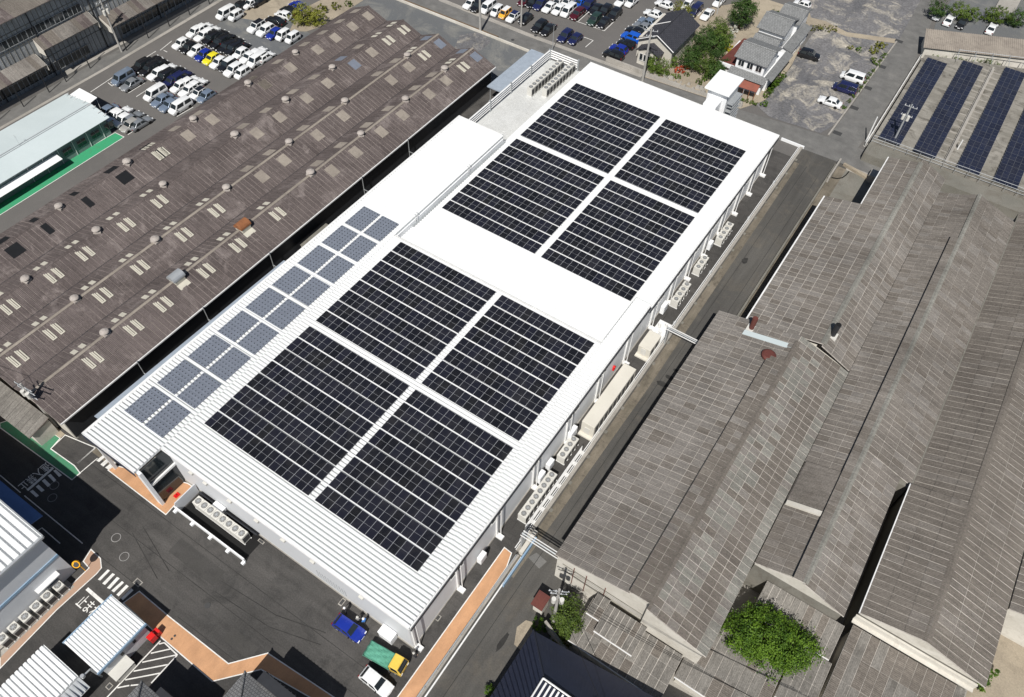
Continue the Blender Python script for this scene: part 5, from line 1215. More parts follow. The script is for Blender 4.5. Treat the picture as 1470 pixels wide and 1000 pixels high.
b = MB(); b.tube((54,148,3.5),(84,160.6,3.5),.05,5); b.build('rail', MT['steel'], RG)
# stone wall before the garden and the lot, back yard wall
W1 = thing('garden_wall', 'low stone retaining wall along the back road under the gardens', 'wall', (12,108,0))
b = MB()
for i, (p, q) in enumerate([((-4.5,107.6),(3.9,107.7)),((4.0,107.5),(12,108.0)),((12,108.0),(24.5,109.2))]):
    b.hexa([(p[0],p[1],0),(q[0],q[1],0),(q[0],q[1]+.5,0),(p[0],p[1]+.5,0)],[(p[0],p[1]+.1,.9-.2*i),(q[0],q[1]+.1,.9-.2*i),(q[0],q[1]+.5,.9-.2*i),(p[0],p[1]+.5,.9-.2*i)])
    o = b.build('wall', MT['concrete'], W1); b = MB()
for i in range(60):
    x = random.uniform(4,24); y = 108.5+.06*(x-4)+random.uniform(0,1.6); s = random.uniform(.2,.5); b = MB()
    b.hexa([(x-s,y-s,0),(x+s,y-s*.8,0),(x+s*.8,y+s,0),(x-s,y+s*.9,0)],[(x-s*.7,y-s*.6,s*1.2),(x+s*.6,y-s*.5,s*1.3),(x+s*.5,y+s*.6,s*1.1),(x-s*.6,y+s*.6,s*1.2)]); b.build('stone', MT['concrete'], W1)
W2 = thing('back_yard_wall', 'low pale wall and rusty soil strip along the back road', 'wall', (-40,101.4,0))
b = MB(); b.box(-62,-18.8,101.1,101.35,0,.5); b.build('wall', MT['plaster'], W2)
b = MB(); b.box(-58,-27,101.36,102.1,0,.25); b.build('soil_strip', MT['wood'], W2)
W3 = thing('lot_kerb', 'thin concrete kerb between gravel lot and side road', 'kerb', (41.6,130,0))
b = MB(); b.hexa([(41.1,111,0),(41.4,111,0),(42.2,150,0),(41.9,150,0)],[(41.1,111,.2),(41.4,111,.2),(42.2,150,.2),(41.9,150,.2)]); b.build('kerb', MT['concrete'], W3)
for i, y in enumerate((112,121.5,129.5,138.5,150)): 
    b = MB(); b.box(41.6,43.2,y,y+1.1,.0,.03); tag(b.build('road_drain', MT['grille']), f'dark drain grate in the side road gutter, {ORD[i]} from the junction', 'drain', 'drains in the side road')
# traffic mirror, red cabinet, mat, bollard
c = U(110,809,2.3); t = thing('traffic_mirror', 'round orange traffic mirror at the corner of the white hall', 'mirror', (c.x,c.y,0))
b = MB(); b.tube((c.x,c.y+.08,0),(c.x,c.y+.08,2.7),.05,8); b.build('post', MT['yellowpaint'], t)
b = MB(); b.tube((c.x,c.y,2.3),(c.x+.1,c.y-.12,2.42),.46,18); b.build('rim', MT['yellowpaint'], t); b = MB(); b.tube((c.x+.1,c.y-.12,2.42),(c.x+.11,c.y-.135,2.435),.34,18); b.build('glass', MT['grille'], t)
c = U(222,918); t = thing('red_cabinet', 'bright red hose cabinet beside the small white building', 'cabinet', (c.x,c.y,0))
b = MB(); b.box(c.x-.35,c.x+.35,c.y-.4,c.y+.4,.25,1.3); b.build('body', MT['redpaint'], t, bevel=.05); b = MB(); b.box(c.x-.5,c.x+.2,c.y+.45,c.y+1.0,.0,.9); b.build('side_box', MT['redpaint'], t, bevel=.05)
b = MB(); b.box(c.x-.4,c.x+.4,c.y-.45,c.y+.45,0,.25); b.build('base', MT['black'], t)
c = U(254,711); b = MB(); b.box(-.28,.28,-.35,.35,.02,.1); b.box(-.2,.1,-.3,.0,.12,.25); o = b.build('red_tray', MT['redpaint']); o.location = c; tag(o, 'small red tray on the orange path by the entrance canopy', 'tray')
for i, (q, m, l) in enumerate([((108,218),'whitewall','white box against the mint office wall'),((134,196),'whitewall','tall white cabinet by the far end of the mint office'),((120,212),'ac','low grey box between two white cabinets at the mint office'),((94,226),'coverblue','blue covered tank outside the mint office'),((89,230),'ac','beige tank next to the blue covered one')]):
    c = U(*q); t = thing('office_cabinet' if i < 3 else 'small_tank', l, 'cabinet' if i < 3 else 'tank', (c.x-.6,c.y,0)); s = (1.0,.7,.9,.7,.6)[i]; h = (1.2,1.9,.9,1.1,1.0)[i]
    if i < 3: b = MB(); b.box(-.5,.5,-s,s,.1,h); b.build('box', MT[m], t, off=(0,0,0), bevel=.03); b = MB(); b.box(-.5,.5,-s,s,0,.1); b.build('base', MT['grille'], t, off=(0,0,0))
    else: b = MB(); b.tube((0,0,.1),(0,0,h),s,14,0,s*.92); b.build('drum', MT[m], t, off=(0,0,0)); b = MB(); b.tube((0,0,0),(0,0,.1),s*.8,10); b.build('base', MT['grille'], t, off=(0,0,0))
# little red-roofed hut and white wall by the bushes
c = U(776,862,2.0); t = thing('tiny_hut', 'tiny hut with brown-red roof beside the bushes at the alley', 'hut', (c.x,c.y,0))
b = MB(); b.box(c.x-.5,c.x+.7,c.y-.7,c.y+.7,0,1.9); b.build('wall', MT['plaster'], t); b = MB(); b.slab([(c.x-.75,c.y-.95,2.0),(c.x+.75,c.y-.95,2.0),(c.x+.75,c.y+.95,2.15),(c.x-.75,c.y+.95,2.15)],.08); b.build('roof', MT['redbrown'], t)
t = thing('boundary_wall', 'white slanting boundary wall between navy house and bushes', 'wall', (47,3,0))
b = MB(); b.hexa([(45.9,5.2,0),(49.3,3.9,0),(49.4,4.15,0),(46.0,5.45,0)],[(45.9,5.2,1.9),(49.3,3.9,1.9),(49.4,4.15,1.9),(46.0,5.45,1.9)]); b.build('wall', MT['concrete'], t)
sheet('gravel_mound_base', px((738,925),(742,900),(755,890),(765,893),(763,915),(750,935)), MT['sand'], .02)
# far corner houses at the top edge
t = thing('white_house', 'white house with garden at the top right edge', 'house', (56,185,0))
b = MB(); b.box(50,62,186,200,0,5); b.build('wall', MT['whitewall'], t); hip(t,49.4,62.6,185.4,200.6,5,7.2,MT['tilegrey'])
b = MB(); b.box(56,60,176,186,.05,.35); b.build('driveway', MT['concrete'], t)
t = thing('dark_house', 'dark house cut off by the top right corner', 'house', (76,190,0))
b = MB(); b.box(68,84,184,198,0,4.5); b.build('wall', MT['wood'], t); hip(t,67.4,84.6,183.4,198.6,4.5,7.2,MT['tiledark'])
# ------------------------------------------------------------------ vehicles
PAINT = {k: paint('car_paint_'+k, c, r, m) for k, (c, r, m) in dict(white=((.72,.73,.73),.25,0), black=((.011,.011,.013),.2,0), navy=((.014,.018,.075),.22,.1), blue=((.012,.03,.27),.22,.1),
    brightblue=((.01,.09,.48),.25,0), silver=((.33,.35,.37),.28,.5), bluesilver=((.22,.28,.37),.28,.4), yellow=((.72,.62,.02),.3,0), amber=((.78,.38,.04),.3,0), maroon=((.07,.008,.014),.25,.1),
    green=((.022,.045,.035),.3,.1), beige=((.42,.41,.38),.3,.3), grey=((.10,.105,.11),.28,.3), truckyellow=((.72,.50,.08),.35,0)).items()}
LAMP = plain('headlamp_lens', (.75,.76,.76), .15); TAIL = plain('tail_lamp_lens', (.16,.008,.008), .3)
TARP = weathered('green_tarpaulin', (.085,.27,.19), (.10,.31,.225), (.07,.22,.155), .8, 2.5, 5, .5, .7, bump=.6)
KINDS = dict(  # length, width, height, belt, hood z, cowl t, windscreen top t, roof rear t, rear glass base t, deck z
    hatch=(3.9,1.68,1.5,.92,.88,.27,.43,.84,.96,.92), sedan=(4.6,1.75,1.44,.9,.86,.28,.42,.72,.86,.93), van=(4.7,1.75,1.88,1.05,1.0,.14,.27,.95,.985,1.05),
    kei=(3.4,1.48,1.75,1.0,.98,.17,.29,.94,.985,1.0), suv=(4.4,1.8,1.68,1.02,1.0,.25,.40,.88,.975,1.02))
CARM = {}
def car_meshes(kind):
    if kind in CARM: return CARM[kind]
    L, W, H, belt, hood, tc, tw, tr, tb, deck = KINDS[kind]; hw = W/2
    Y = lambda t: L/2 - t*L
    def sec(t, z0, z1, f): return [(-hw*f,Y(t),z0),(hw*f,Y(t),z0),(hw*f,Y(t),z1),(-hw*f,Y(t),z1)]
    bm = bmesh.new()
    st = [(0.0,.34,.62,.84),(.03,.24,hood-.14,.93),(.12,.22,hood,.99),(tc,.22,belt-.01,1.0),(.5,.22,belt,1.0),(tb,.22,deck,.99),(.975,.24,deck-.06,.95),(1.0,.36,deck-.22,.88)]
    rows = []
    for t, z0, z1, f in st:
        y = Y(t); zm = z0+(z1-z0)*.55
        rows.append([bm.verts.new(v) for v in [(-hw*f*.93,y,z0),(hw*f*.93,y,z0),(hw*f,y,zm),(hw*f*.95,y,z1),(-hw*f*.95,y,z1),(-hw*f,y,zm)]])
    for a, b in zip(rows[:-1],rows[1:]):
        for i in range(6): j = (i+1)%6; bm.faces.new((a[i],a[j],b[j],b[i]))
    bm.faces.new(rows[0][::-1]); bm.faces.new(rows[-1])
    # greenhouse
    rw = .80; base = [(-hw*.93,Y(tc),belt-.03),(hw*.93,Y(tc),belt-.03),(hw*.93,Y(tb),deck-.03),(-hw*.93,Y(tb),deck-.03)]
    top = [(-hw*rw,Y(tw),H-.03),(hw*rw,Y(tw),H-.03),(hw*rw,Y(tr),H-.04),(-hw*rw,Y(tr),H-.04)]
    mid = [(-hw*rw,Y((tw+tr)/2),H),(hw*rw,Y((tw+tr)/2),H)]
    bv = [bm.verts.new(p) for p in base]; tv = [bm.verts.new(p) for p in top]; mv = [bm.verts.new(p) for p in mid]
    bm.faces.new((bv[0],bv[1],tv[1],tv[0])); bm.faces.new((bv[2],bv[3],tv[3],tv[2]))
    bm.faces.new((bv[1],bv[2],tv[2],mv[1],tv[1])); bm.faces.new((bv[3],bv[0],tv[0],mv[0],tv[3]))
    bm.faces.new((tv[0],tv[1],mv[1],mv[0])); bm.faces.new((mv[0],mv[1],tv[2],tv[3]))
    bmesh.ops.recalc_face_normals(bm, faces=bm.faces)
    bmesh.ops.bevel(bm, geom=bm.edges[:], offset=.05, segments=2, affect='EDGES', clamp_overlap=True, profile=.6)
    me = bpy.data.meshes.new('body'); bm.to_mesh(me); bm.free(); me.materials.append(PAINT['white'])
    me.polygons.foreach_set('use_smooth',[True]*len(me.polygons))
    base = [Vector(p) for p in base]; top = [Vector(p) for p in top]
    def glass(name, a, b, c, d, inset=.1, off=.018):
        a,b,c,d = map(Vector,(a,b,c,d)); n = (b-a).cross(d-a).normalized(); m = (a+b+c+d)/4
        lo = .12
        q = [a.lerp(b,inset).lerp(d.lerp(c,inset),lo), a.lerp(b,1-inset).lerp(d.lerp(c,1-inset),lo), a.lerp(b,1-inset).lerp(d.lerp(c,1-inset),1-lo*.7), a.lerp(b,inset).lerp(d.lerp(c,inset),1-lo*.7)]
        k = MB(); k.hexa([p-n*.02 for p in q],[p+n*off for p in q]); return (name, k.mesh(name, MT['glass']))
    parts = [glass('windscreen',base[0],base[1],top[1],top[0],.06), glass('rear_window',base[2],base[3],top[3],top[2],.08)]
    for s in (0,1):
        a,b,c,d = (base[1],base[2],top[2],top[1]) if s == 0 else (base[3],base[0],top[0],top[3])
        parts.append(glass('side_window', a.lerp(b,.02), a.lerp(b,.46), d.lerp(c,.46), d.lerp(c,.02), .07)); parts.append(glass('side_window', a.lerp(b,.5), a.lerp(b,.96), d.lerp(c,.96), d.lerp(c,.5), .06))
    for s in (-1,1):
        k = MB(); k.box(s*hw*.72-.16,s*hw*.72+.16,L/2-.16,L/2-.02,.56,.74); parts.append(('headlamp', k.mesh('headlamp',LAMP)))
        k = MB(); k.box(s*hw*.78-.12,s*hw*.78+.12,-L/2-.012,-L/2+.1,.62,.86 if kind in('sedan','hatch') else 1.05); parts.append(('tail_lamp', k.mesh('tail_lamp',TAIL)))
        k = MB(); k.box(s*(hw+.08)-.09,s*(hw+.08)+.09,Y(tc+.05)-.05,Y(tc+.05)+.05,belt-.02,belt+.14); parts.append(('mirror', k.mesh('mirror',MT['black'])))
    k = MB(); k.box(-.26,.26,L/2-.035,L/2+.015,.4,.54); parts.append(('number_plate', k.mesh('number_plate', MT['whitewall'])))
    wm = MB(); wm.tube((-.1,0,0),(.1,0,0),.31,16); wmesh = wm.mesh('wheel', MT['black']); rm = MB(); rm.tube((-.108,0,0),(.108,0,0),.19,10); rmesh = rm.mesh('rim', MT['steel'])
    CARM[kind] = (me, parts, wmesh, rmesh, (L,W)); return CARM[kind]
def car(kind, color, loc, rz, label, group=None, rims=False, name='parked_car', cat='car', roof=None):
    me, parts, wm, rm, (L,W) = car_meshes(kind)
    t = thing(name, label, cat, loc, rz, group)
    b = link('body', me, t); b.material_slots[0].link = 'OBJECT'; b.material_slots[0].material = PAINT[color]
    for n, m in parts: link(n, m, t)
    for sx in (-1,1):
        for sy in (.31,-.30):
            w_ = link('wheel', wm, t); w_.location = (sx*(W/2-.1), sy*L, .31)
            if rims: link('rim', rm, w_)
    if roof:
        H = KINDS[kind][2]; tw, tr = KINDS[kind][6], KINDS[kind][7]; k = MB(); k.box(-W*.37,W*.37,L/2-tr*L+.06,L/2-tw*L-.06,H-.02,H+.012); k.build('roof_panel', PAINT[roof], t, off=(0,0,0))
    return t
NM = dict(hatch='hatchback', sedan='saloon', van='van', kei='boxy mini van', suv='estate')
WORDS = dict(brightblue='bright blue', bluesilver='blue-silver', amber='amber', truckyellow='yellow')
def row(cr, items, where, group, heading, jitter=.03, zc=.75):
    """items: (x, y in the zoomed crop, colour, kind); label by its place in the row"""
    for i, it in enumerate(items):
        x, y, colr, kind = it[:4]; q = cr((x,y))[0]; c = U(*q, zc)
        car(kind, colr, (c.x,c.y,0), heading + random.uniform(-jitter,jitter) + (it[4] if len(it) > 4 else 0),
            f"{WORDS.get(colr,colr)} {NM[kind]}, {ORD[i]} {where}", group, roof=it[5] if len(it) > 5 else None)
PI = math.pi
W_ = 'white'; K_ = 'black'
row(zQ, [(180,368,W_,'hatch'),(245,402,K_,'hatch'),(312,430,W_,'hatch'),(372,468,'blue','hatch'),(440,498,'yellow','hatch'),(500,530,W_,'hatch'),(578,552,K_,'suv',0,W_),(632,595,W_,'suv'),(705,625,W_,'kei')],
    'from the road in the front row, west car park', 'front row of the middle west car park', PI)
row(zQ, [(298,268,W_,'hatch'),(375,295,W_,'sedan'),(440,325,K_,'suv'),(505,358,K_,'sedan'),(568,392,K_,'sedan'),(630,415,K_,'suv'),(690,452,W_,'hatch'),(762,482,W_,'sedan'),(832,512,W_,'van')],
    'from the road in the back-to-back row beyond the white kerb', 'back-to-back row beyond the white kerb', PI)
row(zQ, [(372,232,W_,'hatch'),(436,262,W_,'hatch'),(500,300,K_,'sedan'),(565,332,K_,'suv'),(625,365,K_,'sedan'),(690,398,K_,'hatch'),(828,448,W_,'sedan'),(905,482,W_,'hatch')],
    'from the road in the far half of the back-to-back row', 'far half of the back-to-back row', 0)
row(zQ, [(565,110,W_,'van'),(648,132,W_,'kei'),(680,48,K_,'sedan'),(772,25,W_,'hatch'),(845,5,K_,'sedan')], 'of the loose group near the road at the gravel edge', 'cars at the gravel edge', PI)
row(zQ, [(828,225,W_,'suv',0,K_),(905,255,W_,'suv'),(978,283,'blue','hatch'),(1053,300,W_,'kei'),(1135,322,W_,'kei')], 'in the five-car row next to the scrub', 'five-car row next to the scrub', PI)
row(zQ, [(985,172,K_,'sedan',.1),(1055,122,W_,'hatch',.1),(1105,92,K_,'suv'),(1172,42,'blue','hatch')], 'in the line running up beside the bushes', 'cars beside the bushes', PI/2)
row(zP, [(278,245,'bluesilver','van'),(350,295,'silver','sedan'),(555,378,W_,'van'),(612,432,'bluesilver','sedan'),(680,472,'bluesilver','sedan'),(770,492,W_,'van')],
    'from the road in the half-empty row facing the mint office', 'row facing the mint office', PI)
row(zP, [(440,140,K_,'suv'),(505,165,K_,'sedan'),(578,205,W_,'sedan'),(640,235,K_,'suv'),(698,270,'navy','sedan'),(765,318,W_,'hatch'),(845,345,W_,'sedan'),(925,378,W_,'hatch',0,K_),(990,402,'bluesilver','hatch')],
    'from the road in the dense row behind the half-empty one', 'dense row of the west car park', PI)
row(zP, [(520,105,K_,'sedan'),(575,125,K_,'hatch'),(655,170,W_,'hatch'),(715,200,K_,'sedan'),(780,235,'navy','suv'),(850,275,W_,'hatch'),(905,305,W_,'sedan')],
    'from the road in the back half of the dense row', 'back half of the dense row', 0)
row(zP, [(140,530,'bluesilver','sedan'),(205,565,W_,'hatch'),(275,605,W_,'hatch'),(340,650,'beige','hatch')], 'of the cars tucked against the office end wall', 'cars against the office end wall', PI)
row(zP, [(255,550,W_,'sedan'),(350,590,'silver','sedan'),(425,632,'silver','sedan')], 'behind the cars at the office end wall', 'cars behind the office end row', 0)
zA3 = crop(640,0,9.407)
row(zA3, [(330,42,W_,'hatch'),(440,75,K_,'suv'),(572,90,W_,'van'),(690,145,W_,'kei'),(800,178,'amber','kei',0,W_),(910,220,W_,'hatch',0,'navy'),(1080,245,K_,'hatch')],
    'along the back-road edge of the car park', 'cars along the back-road edge', PI)
row(zB, [(232,348,K_,'suv'),(350,388,K_,'sedan'),(580,478,'navy','suv'),(715,518,'navy','hatch')], 'in the sparse pairs at the back-road edge', 'sparse pairs at the back-road edge', PI)
row(zB, [(30,5,'maroon','hatch'),(135,25,K_,'hatch'),(245,50,'navy','suv'),(370,82,W_,'sedan'),(492,122,W_,'hatch'),(622,140,W_,'van'),(745,182,'maroon','suv')],
    'in the front line of the back car park island', 'front line of the car park island', PI)
row(zB, [(480,25,W_,'hatch'),(600,25,W_,'hatch'),(770,25,'brightblue','sedan'),(890,65,'navy','suv'),(1000,112,K_,'sedan'),(1118,140,K_,'suv'),(1245,188,K_,'suv')],
    'in the rear line of the back car park island', 'rear line of the car park island', PI)
row(zB, [(975,255,'green','suv'),(1100,300,K_,'hatch')], 'of the pair at the island corner', 'pair at the island corner', PI)
row(zC, [(195,735,K_,'suv'),(268,650,'blue','hatch'),(365,585,K_,'hatch'),(438,492,'brightblue','suv'),(500,412,K_,'sedan'),(598,352,'silver','sedan'),(665,288,'bluesilver','sedan'),(745,180,W_,'sedan'),(895,52,W_,'sedan')],
    'from the back road in the line beside the dark-roofed house', 'line beside the dark-roofed house', PI/2)
row(zC, [(310,0,W_,'sedan'),(440,18,W_,'hatch'),(1195,55,W_,'hatch')], 'of the scattered white cars at the top edge', 'scattered cars at the top edge', PI)
row(zD, [(362,138,'navy','van'),(525,182,W_,'sedan'),(690,5,W_,'sedan')], 'right of the small tree behind the dark-roofed house', 'cars behind the dark-roofed house', PI)
for q, k, c_, rz, l in [((1162,78),'suv',K_,-PI/2+.12,'black estate alone in the gravel lot beside the grey-tiled house'), ((1224,110),'van',W_,PI/2+.05,'white people carrier, farthest of three by the shrub line'),
        ((1213,126),'van','navy',PI/2+.05,'dark two-tone van between two white cars in the gravel lot'), ((1192,145),'sedan',W_,PI/2+.03,'white saloon nearest the junction in the gravel lot'),
        ((1347,21),'hatch','silver',PI-.05,'silver hatchback nearest the side road at the top right'), ((1363,28),'sedan',W_,-.05,'white saloon between silver and black cars at the top right'),
        ((1381,33),'hatch',K_,PI-.05,'black hatchback parked third from the side road at the top'), ((1424,40),'sedan',W_,-.05,'white saloon parked apart by the hedge at the top right'), ((1152,5),'hatch',W_,PI/2,'white car behind the grey-tiled house at the top edge')]:
    c = U(*q,.75); car(k, c_, (c.x,c.y,0), rz, l)
# the two cars and the tipper truck in front of the factory
c = U(501,901,.75); car('hatch','blue',(c.x,c.y,0),-PI/2+.03,'blue hatchback with people beside it in front of the factory', None, True, 'parked_car')
c = U(540,978,.75); car('hatch','white',(c.x,c.y,0),-PI/2-.02,'white compact car next to the yellow truck at the bottom', None, True)
c = U(554,944,1.0); T = thing('flatbed_truck','small yellow-cab truck with green tarpaulin over its bed','truck',(c.x,c.y,0),-PI/2+.12)
L, W = 4.9, 1.75
b = MB(); b.hexa([(-.85,.95,.35),(.85,.95,.35),(.85,2.42,.4),(-.85,2.42,.4)],[(-.85,.95,1.2),(.85,.95,1.2),(.85,2.42,1.15),(-.85,2.42,1.15)])
b.hexa([(-.85,.95,1.18),(.85,.95,1.18),(.85,2.38,1.14),(-.85,2.38,1.14)],[(-.76,1.0,1.95),(.76,1.0,1.95),(.76,1.95,1.95),(-.76,1.95,1.95)]); b.build('cab', PAINT['truckyellow'], T, off=(0,0,0), bevel=.05)
b = MB(); b.hexa([(-.74,2.34,1.22),(.74,2.34,1.22),(.74,2.40,1.22),(-.74,2.40,1.22)],[(-.68,2.02,1.84),(.68,2.02,1.84),(.68,2.06,1.84),(-.68,2.06,1.84)]); b.build('windscreen', MT['glass'], T, off=(0,0,0))
for s in (-1,1):
    b = MB(); b.hexa([(s*.84-.02,1.15,1.22),(s*.84+.02,1.15,1.22),(s*.84+.02,2.1,1.22),(s*.84-.02,2.1,1.22)],[(s*.775-.02,1.15,1.8),(s*.775+.02,1.15,1.8),(s*.775+.02,1.9,1.8),(s*.775-.02,1.9,1.8)]); b.build('side_window', MT['glass'], T, off=(0,0,0))
    b = MB(); b.box(s*.62-.14,s*.62+.14,2.4,2.46,.6,.78); b.build('headlamp', LAMP, T, off=(0,0,0))
    for yy in (1.65,-1.5):
        w_ = link('wheel', CARM['hatch'][2], T); w_.location = (s*.76,yy,.33); link('rim', CARM['hatch'][3], w_)
b = MB(); b.box(-.4,.4,-2.4,1.0,.42,.62); b.build('chassis', MT['darksteel'], T, off=(0,0,0))
b = MB(); b.box(-.9,.9,-2.45,.85,.62,.98); b.build('bed', PAINT['green'], T, off=(0,0,0))
bm = bmesh.new(); n = 12; vs = []
for j in range(n+1):
    for i in range(n+1):
        x = -.93+1.86*i/n; y = -2.5+3.4*j/n; e = max(abs(x)/.93, abs(y+.8)/1.7)
        vs.append(bm.verts.new((x,y,1.16+.12*math.cos(x*1.6)*math.cos((y+.8)*.8)+.035*math.sin(9*x+4*y)+random.uniform(-.02,.02)-(.32 if e > .98 else 0))))
for j in range(n):
    for i in range(n): bm.faces.new((vs[j*(n+1)+i],vs[j*(n+1)+i+1],vs[(j+1)*(n+1)+i+1],vs[(j+1)*(n+1)+i]))
me = bpy.data.meshes.new('tarpaulin'); bm.to_mesh(me); bm.free(); me.materials.append(TARP); link('tarpaulin', me, T)
b = MB(); b.box(-.8,.8,.86,.94,.98,1.7); b.build('headboard', PAINT['truckyellow'], T, off=(0,0,0))
# ------------------------------------------------------------------ people
def person_mesh(arm=.0, lean=0.0):
    me = bpy.data.meshes.new('body'); 
    V = [(0,0,.95),(0,0,1.15),(0,.0,1.38),(0,.01,1.5),(0,.03,1.64),(0,.03,1.72), (-.1,0,.9),(-.11,.02,.5),(-.11,-.02,.09),(-.11,.14,.05), (.1,0,.9),(.11,.06,.5),(.12,.1,.09),(.12,.26,.05),
         (-.19,0,1.4),(-.26,.02,1.14),(-.24,.14+arm,.92+arm*.4),(-.24,.2+arm,.85+arm*.4), (.19,0,1.4),(.27,.03,1.14),(.22,.24+arm,1.02+arm*.3),(.2,.32+arm,1.0+arm*.3)]
    E_ = [(0,1),(1,2),(2,3),(3,4),(4,5),(0,6),(6,7),(7,8),(8,9),(0,10),(10,11),(11,12),(12,13),(2,14),(14,15),(15,16),(16,17),(2,18),(18,19),(19,20),(20,21)]
    R_ = [.15,.14,.16,.06,.105,.09,.095,.07,.05,.045,.095,.07,.05,.045,.07,.055,.042,.045,.07,.055,.042,.045]
    me.from_pydata(V,E_,[]); o = bpy.data.objects.new('tmp',me); COL.objects.link(o)
    md = o.modifiers.new('s','SKIN'); 
    for i, r in enumerate(R_): me.skin_vertices[0].data[i].radius = (r,r*.85)
    me.skin_vertices[0].data[0].use_root = True
    o.modifiers.new('u','SUBSURF').levels = 2
    dg = bpy.context.evaluated_depsgraph_get(); m2 = bpy.data.meshes.new_from_object(o.evaluated_get(dg)); bpy.data.objects.remove(o)
    m2.name = 'body'; return m2
SKIN = plain('skin', (.42,.27,.19), .6); TROUS = plain('dark_trousers', (.03,.032,.045), .8)
def person(q, rz, shirt, hat, label, seed=0.0):
    c = U(*q, 1.0); t = thing('person', label, 'person', (c.x,c.y,0), rz)
    me = person_mesh(seed); me.materials.clear()
    for m in (TROUS, shirt, SKIN): me.materials.append(m)
    for p in me.polygons:
        z = p.center.z; x = abs(p.center.x); p.use_smooth = True
        p.material_index = 0 if z < .98 and x < .2 else (2 if z > 1.5 or (x > .17 and p.center.y > .2+seed) else 1)
    link('body', me, t)
    b = MB(); b.tube((0,.03,1.66),(0,.03,1.75),.125,12,0,.1); b.tube((0,.03,1.75),(0,.03,1.79),.1,12,0,.03); b.tube((0,.05,1.655),(0,.05,1.67),.15,12); b.build('helmet', hat, t, off=(0,0,0))
SH = {k: plain('shirt_'+k, c, .8) for k, c in dict(dark=(.03,.03,.035), blue=(.05,.22,.62), grey=(.2,.2,.2)).items()}
person((496,875), 2.6, SH['dark'], MT['whitewall'], 'person in dark clothes and white cap behind the blue hatchback')
person((514,889), .6, SH['grey'], MT['ac'], 'person in grey leaning at the blue hatchback door', .05)
person((523,891), 1.4, SH['blue'], MT['whitewall'], 'person in bright blue shirt and white cap by the blue hatchback', .03)
person((594,940), -.4, SH['dark'], MT['ac'], 'person in dark clothes standing by the corner post near the truck', .1)
# ------------------------------------------------------------------ trees, shrubs, hedges
def crown(name, lobes, n, leaf, mat, seed=1):
    """leaf-sized faces spread through several ellipsoids, thinner inside, in clumps"""
    rg = random.Random(seed); b = MB(); rn = []
    tot = sum(l[3]*l[4]*l[5] for l in lobes)
    for (cx,cy,cz,rx,ry,rz_) in lobes:
        m = int(2.0*n*rx*ry*rz_/tot); k = max(4, m//38)
        for c in range(k):
            while True:
                d = Vector((rg.gauss(0,1),rg.gauss(0,1),rg.gauss(0,1)))
                if d.length > .1: break
            d.normalize(); r = rg.uniform(.5,1.0)**.5*rg.uniform(.8,1.14)
            cc = Vector((cx+d.x*rx*r, cy+d.y*ry*r, cz+d.z*rz_*r)); cr = .27*min(rx,ry,rz_)*rg.uniform(.6,1.3); tone = rg.random()
            for i in range(38):
                e = Vector((rg.gauss(0,.5),rg.gauss(0,.5),rg.gauss(0,.42)))*cr; p = cc+e
                nn = (d*.8+Vector((rg.uniform(-1,1),rg.uniform(-1,1),rg.uniform(-.2,1.2)))).normalized()
                a = nn.orthogonal().normalized(); a.rotate(Matrix.Rotation(rg.uniform(0,6.28),3,nn)); q = nn.cross(a); s = .72*leaf*rg.uniform(.6,1.3)
                b.face([p-a*s, p-q*s*.55, p+a*s, p+q*s*.55]); rn.append(min(1,max(0,.78*tone+.3*rg.random()-.04)))
    me = b.mesh(name, MT[mat]); at = me.attributes.new('rnd','FLOAT','FACE'); at.data.foreach_set('value', rn); return me
def trunk(t, h, r, seed, limbs=5, spread=1.6):
    rg = random.Random(seed); b = MB(); b.tube((0,0,-.05),(0,0,h*.55),r,8,0,r*.7)
    for i in range(limbs):
        a = 6.28*i/limbs+rg.uniform(-.3,.3); b.tube((0,0,h*(.35+.04*i)),(math.cos(a)*spread,math.sin(a)*spread,h*rg.uniform(.8,1.0)),r*.5,6,0,r*.15)
    b.build('trunk', MT['bark'], t, off=(0,0,0))
def tree(q, zc, lobes, n, leaf, mat, label, h, seed, r=.2, cat='tree', group=None, name='broadleaf_tree'):
    c = U(*q, zc); t = thing(name, label, cat, (c.x,c.y,0), 0, group)
    trunk(t, h, r, seed, 5, h*.28); link('crown', crown('crown', lobes, n, leaf, mat, seed), t); return t
tree((1108,914), 5, [(0,0,4.6,4.2,3.0,2.6),(-2.4,-.8,4.2,2.6,2.3,2.2),(2.6,.9,4.2,2.6,2.2,2.2),(.5,-1.6,3.6,3.0,2.0,2.0),(-1.0,1.8,4.2,2.4,1.6,2.0)], 11000, .17, 'leafbright', 'large bright green tree among the sheds at the bottom right', 5.5, 3, .3)
tree((815,884), 3, [(0,0,2.8,1.7,1.9,1.8),(1.0,-1.0,2.4,1.3,1.4,1.5),(-.4,1.3,2.6,1.2,1.2,1.4)], 3600, .14, 'leafmid', 'green tree in the corner between low gable and annex shed', 3.6, 5)
tree((1067,16), 4, [(0,0,4.0,2.7,2.7,2.9),(.6,.8,5.0,2,2,1.8)], 3200, .2, 'leafdark', 'large round dark tree behind the grey-tiled house', 5.5, 7, .25)
clus = [((1030,40),2.4,'leafmid'),((1012,52),2.6,'leafdark'),((1000,66),2.4,'leafdark'),((1025,62),2.5,'leafdark'),((1040,52),1.9,'leafmid'),((990,82),2.2,'leafdark'),((1012,88),2.5,'leafmid'),((1032,86),2.2,'leafdark'),((1028,100),1.7,'leafdark')]
for i, (q, s, m) in enumerate(clus):
    tree(q, 2.4, [(0,0,2.3,s,s,1.9),(s*.4,-s*.4,2.0,s*.7,s*.7,1.5)], 1700, .17, m, f'{ORD[i]} tree from the back in the dense garden clump between the two houses', 3.2, 20+i, .14, group='garden clump between the houses')
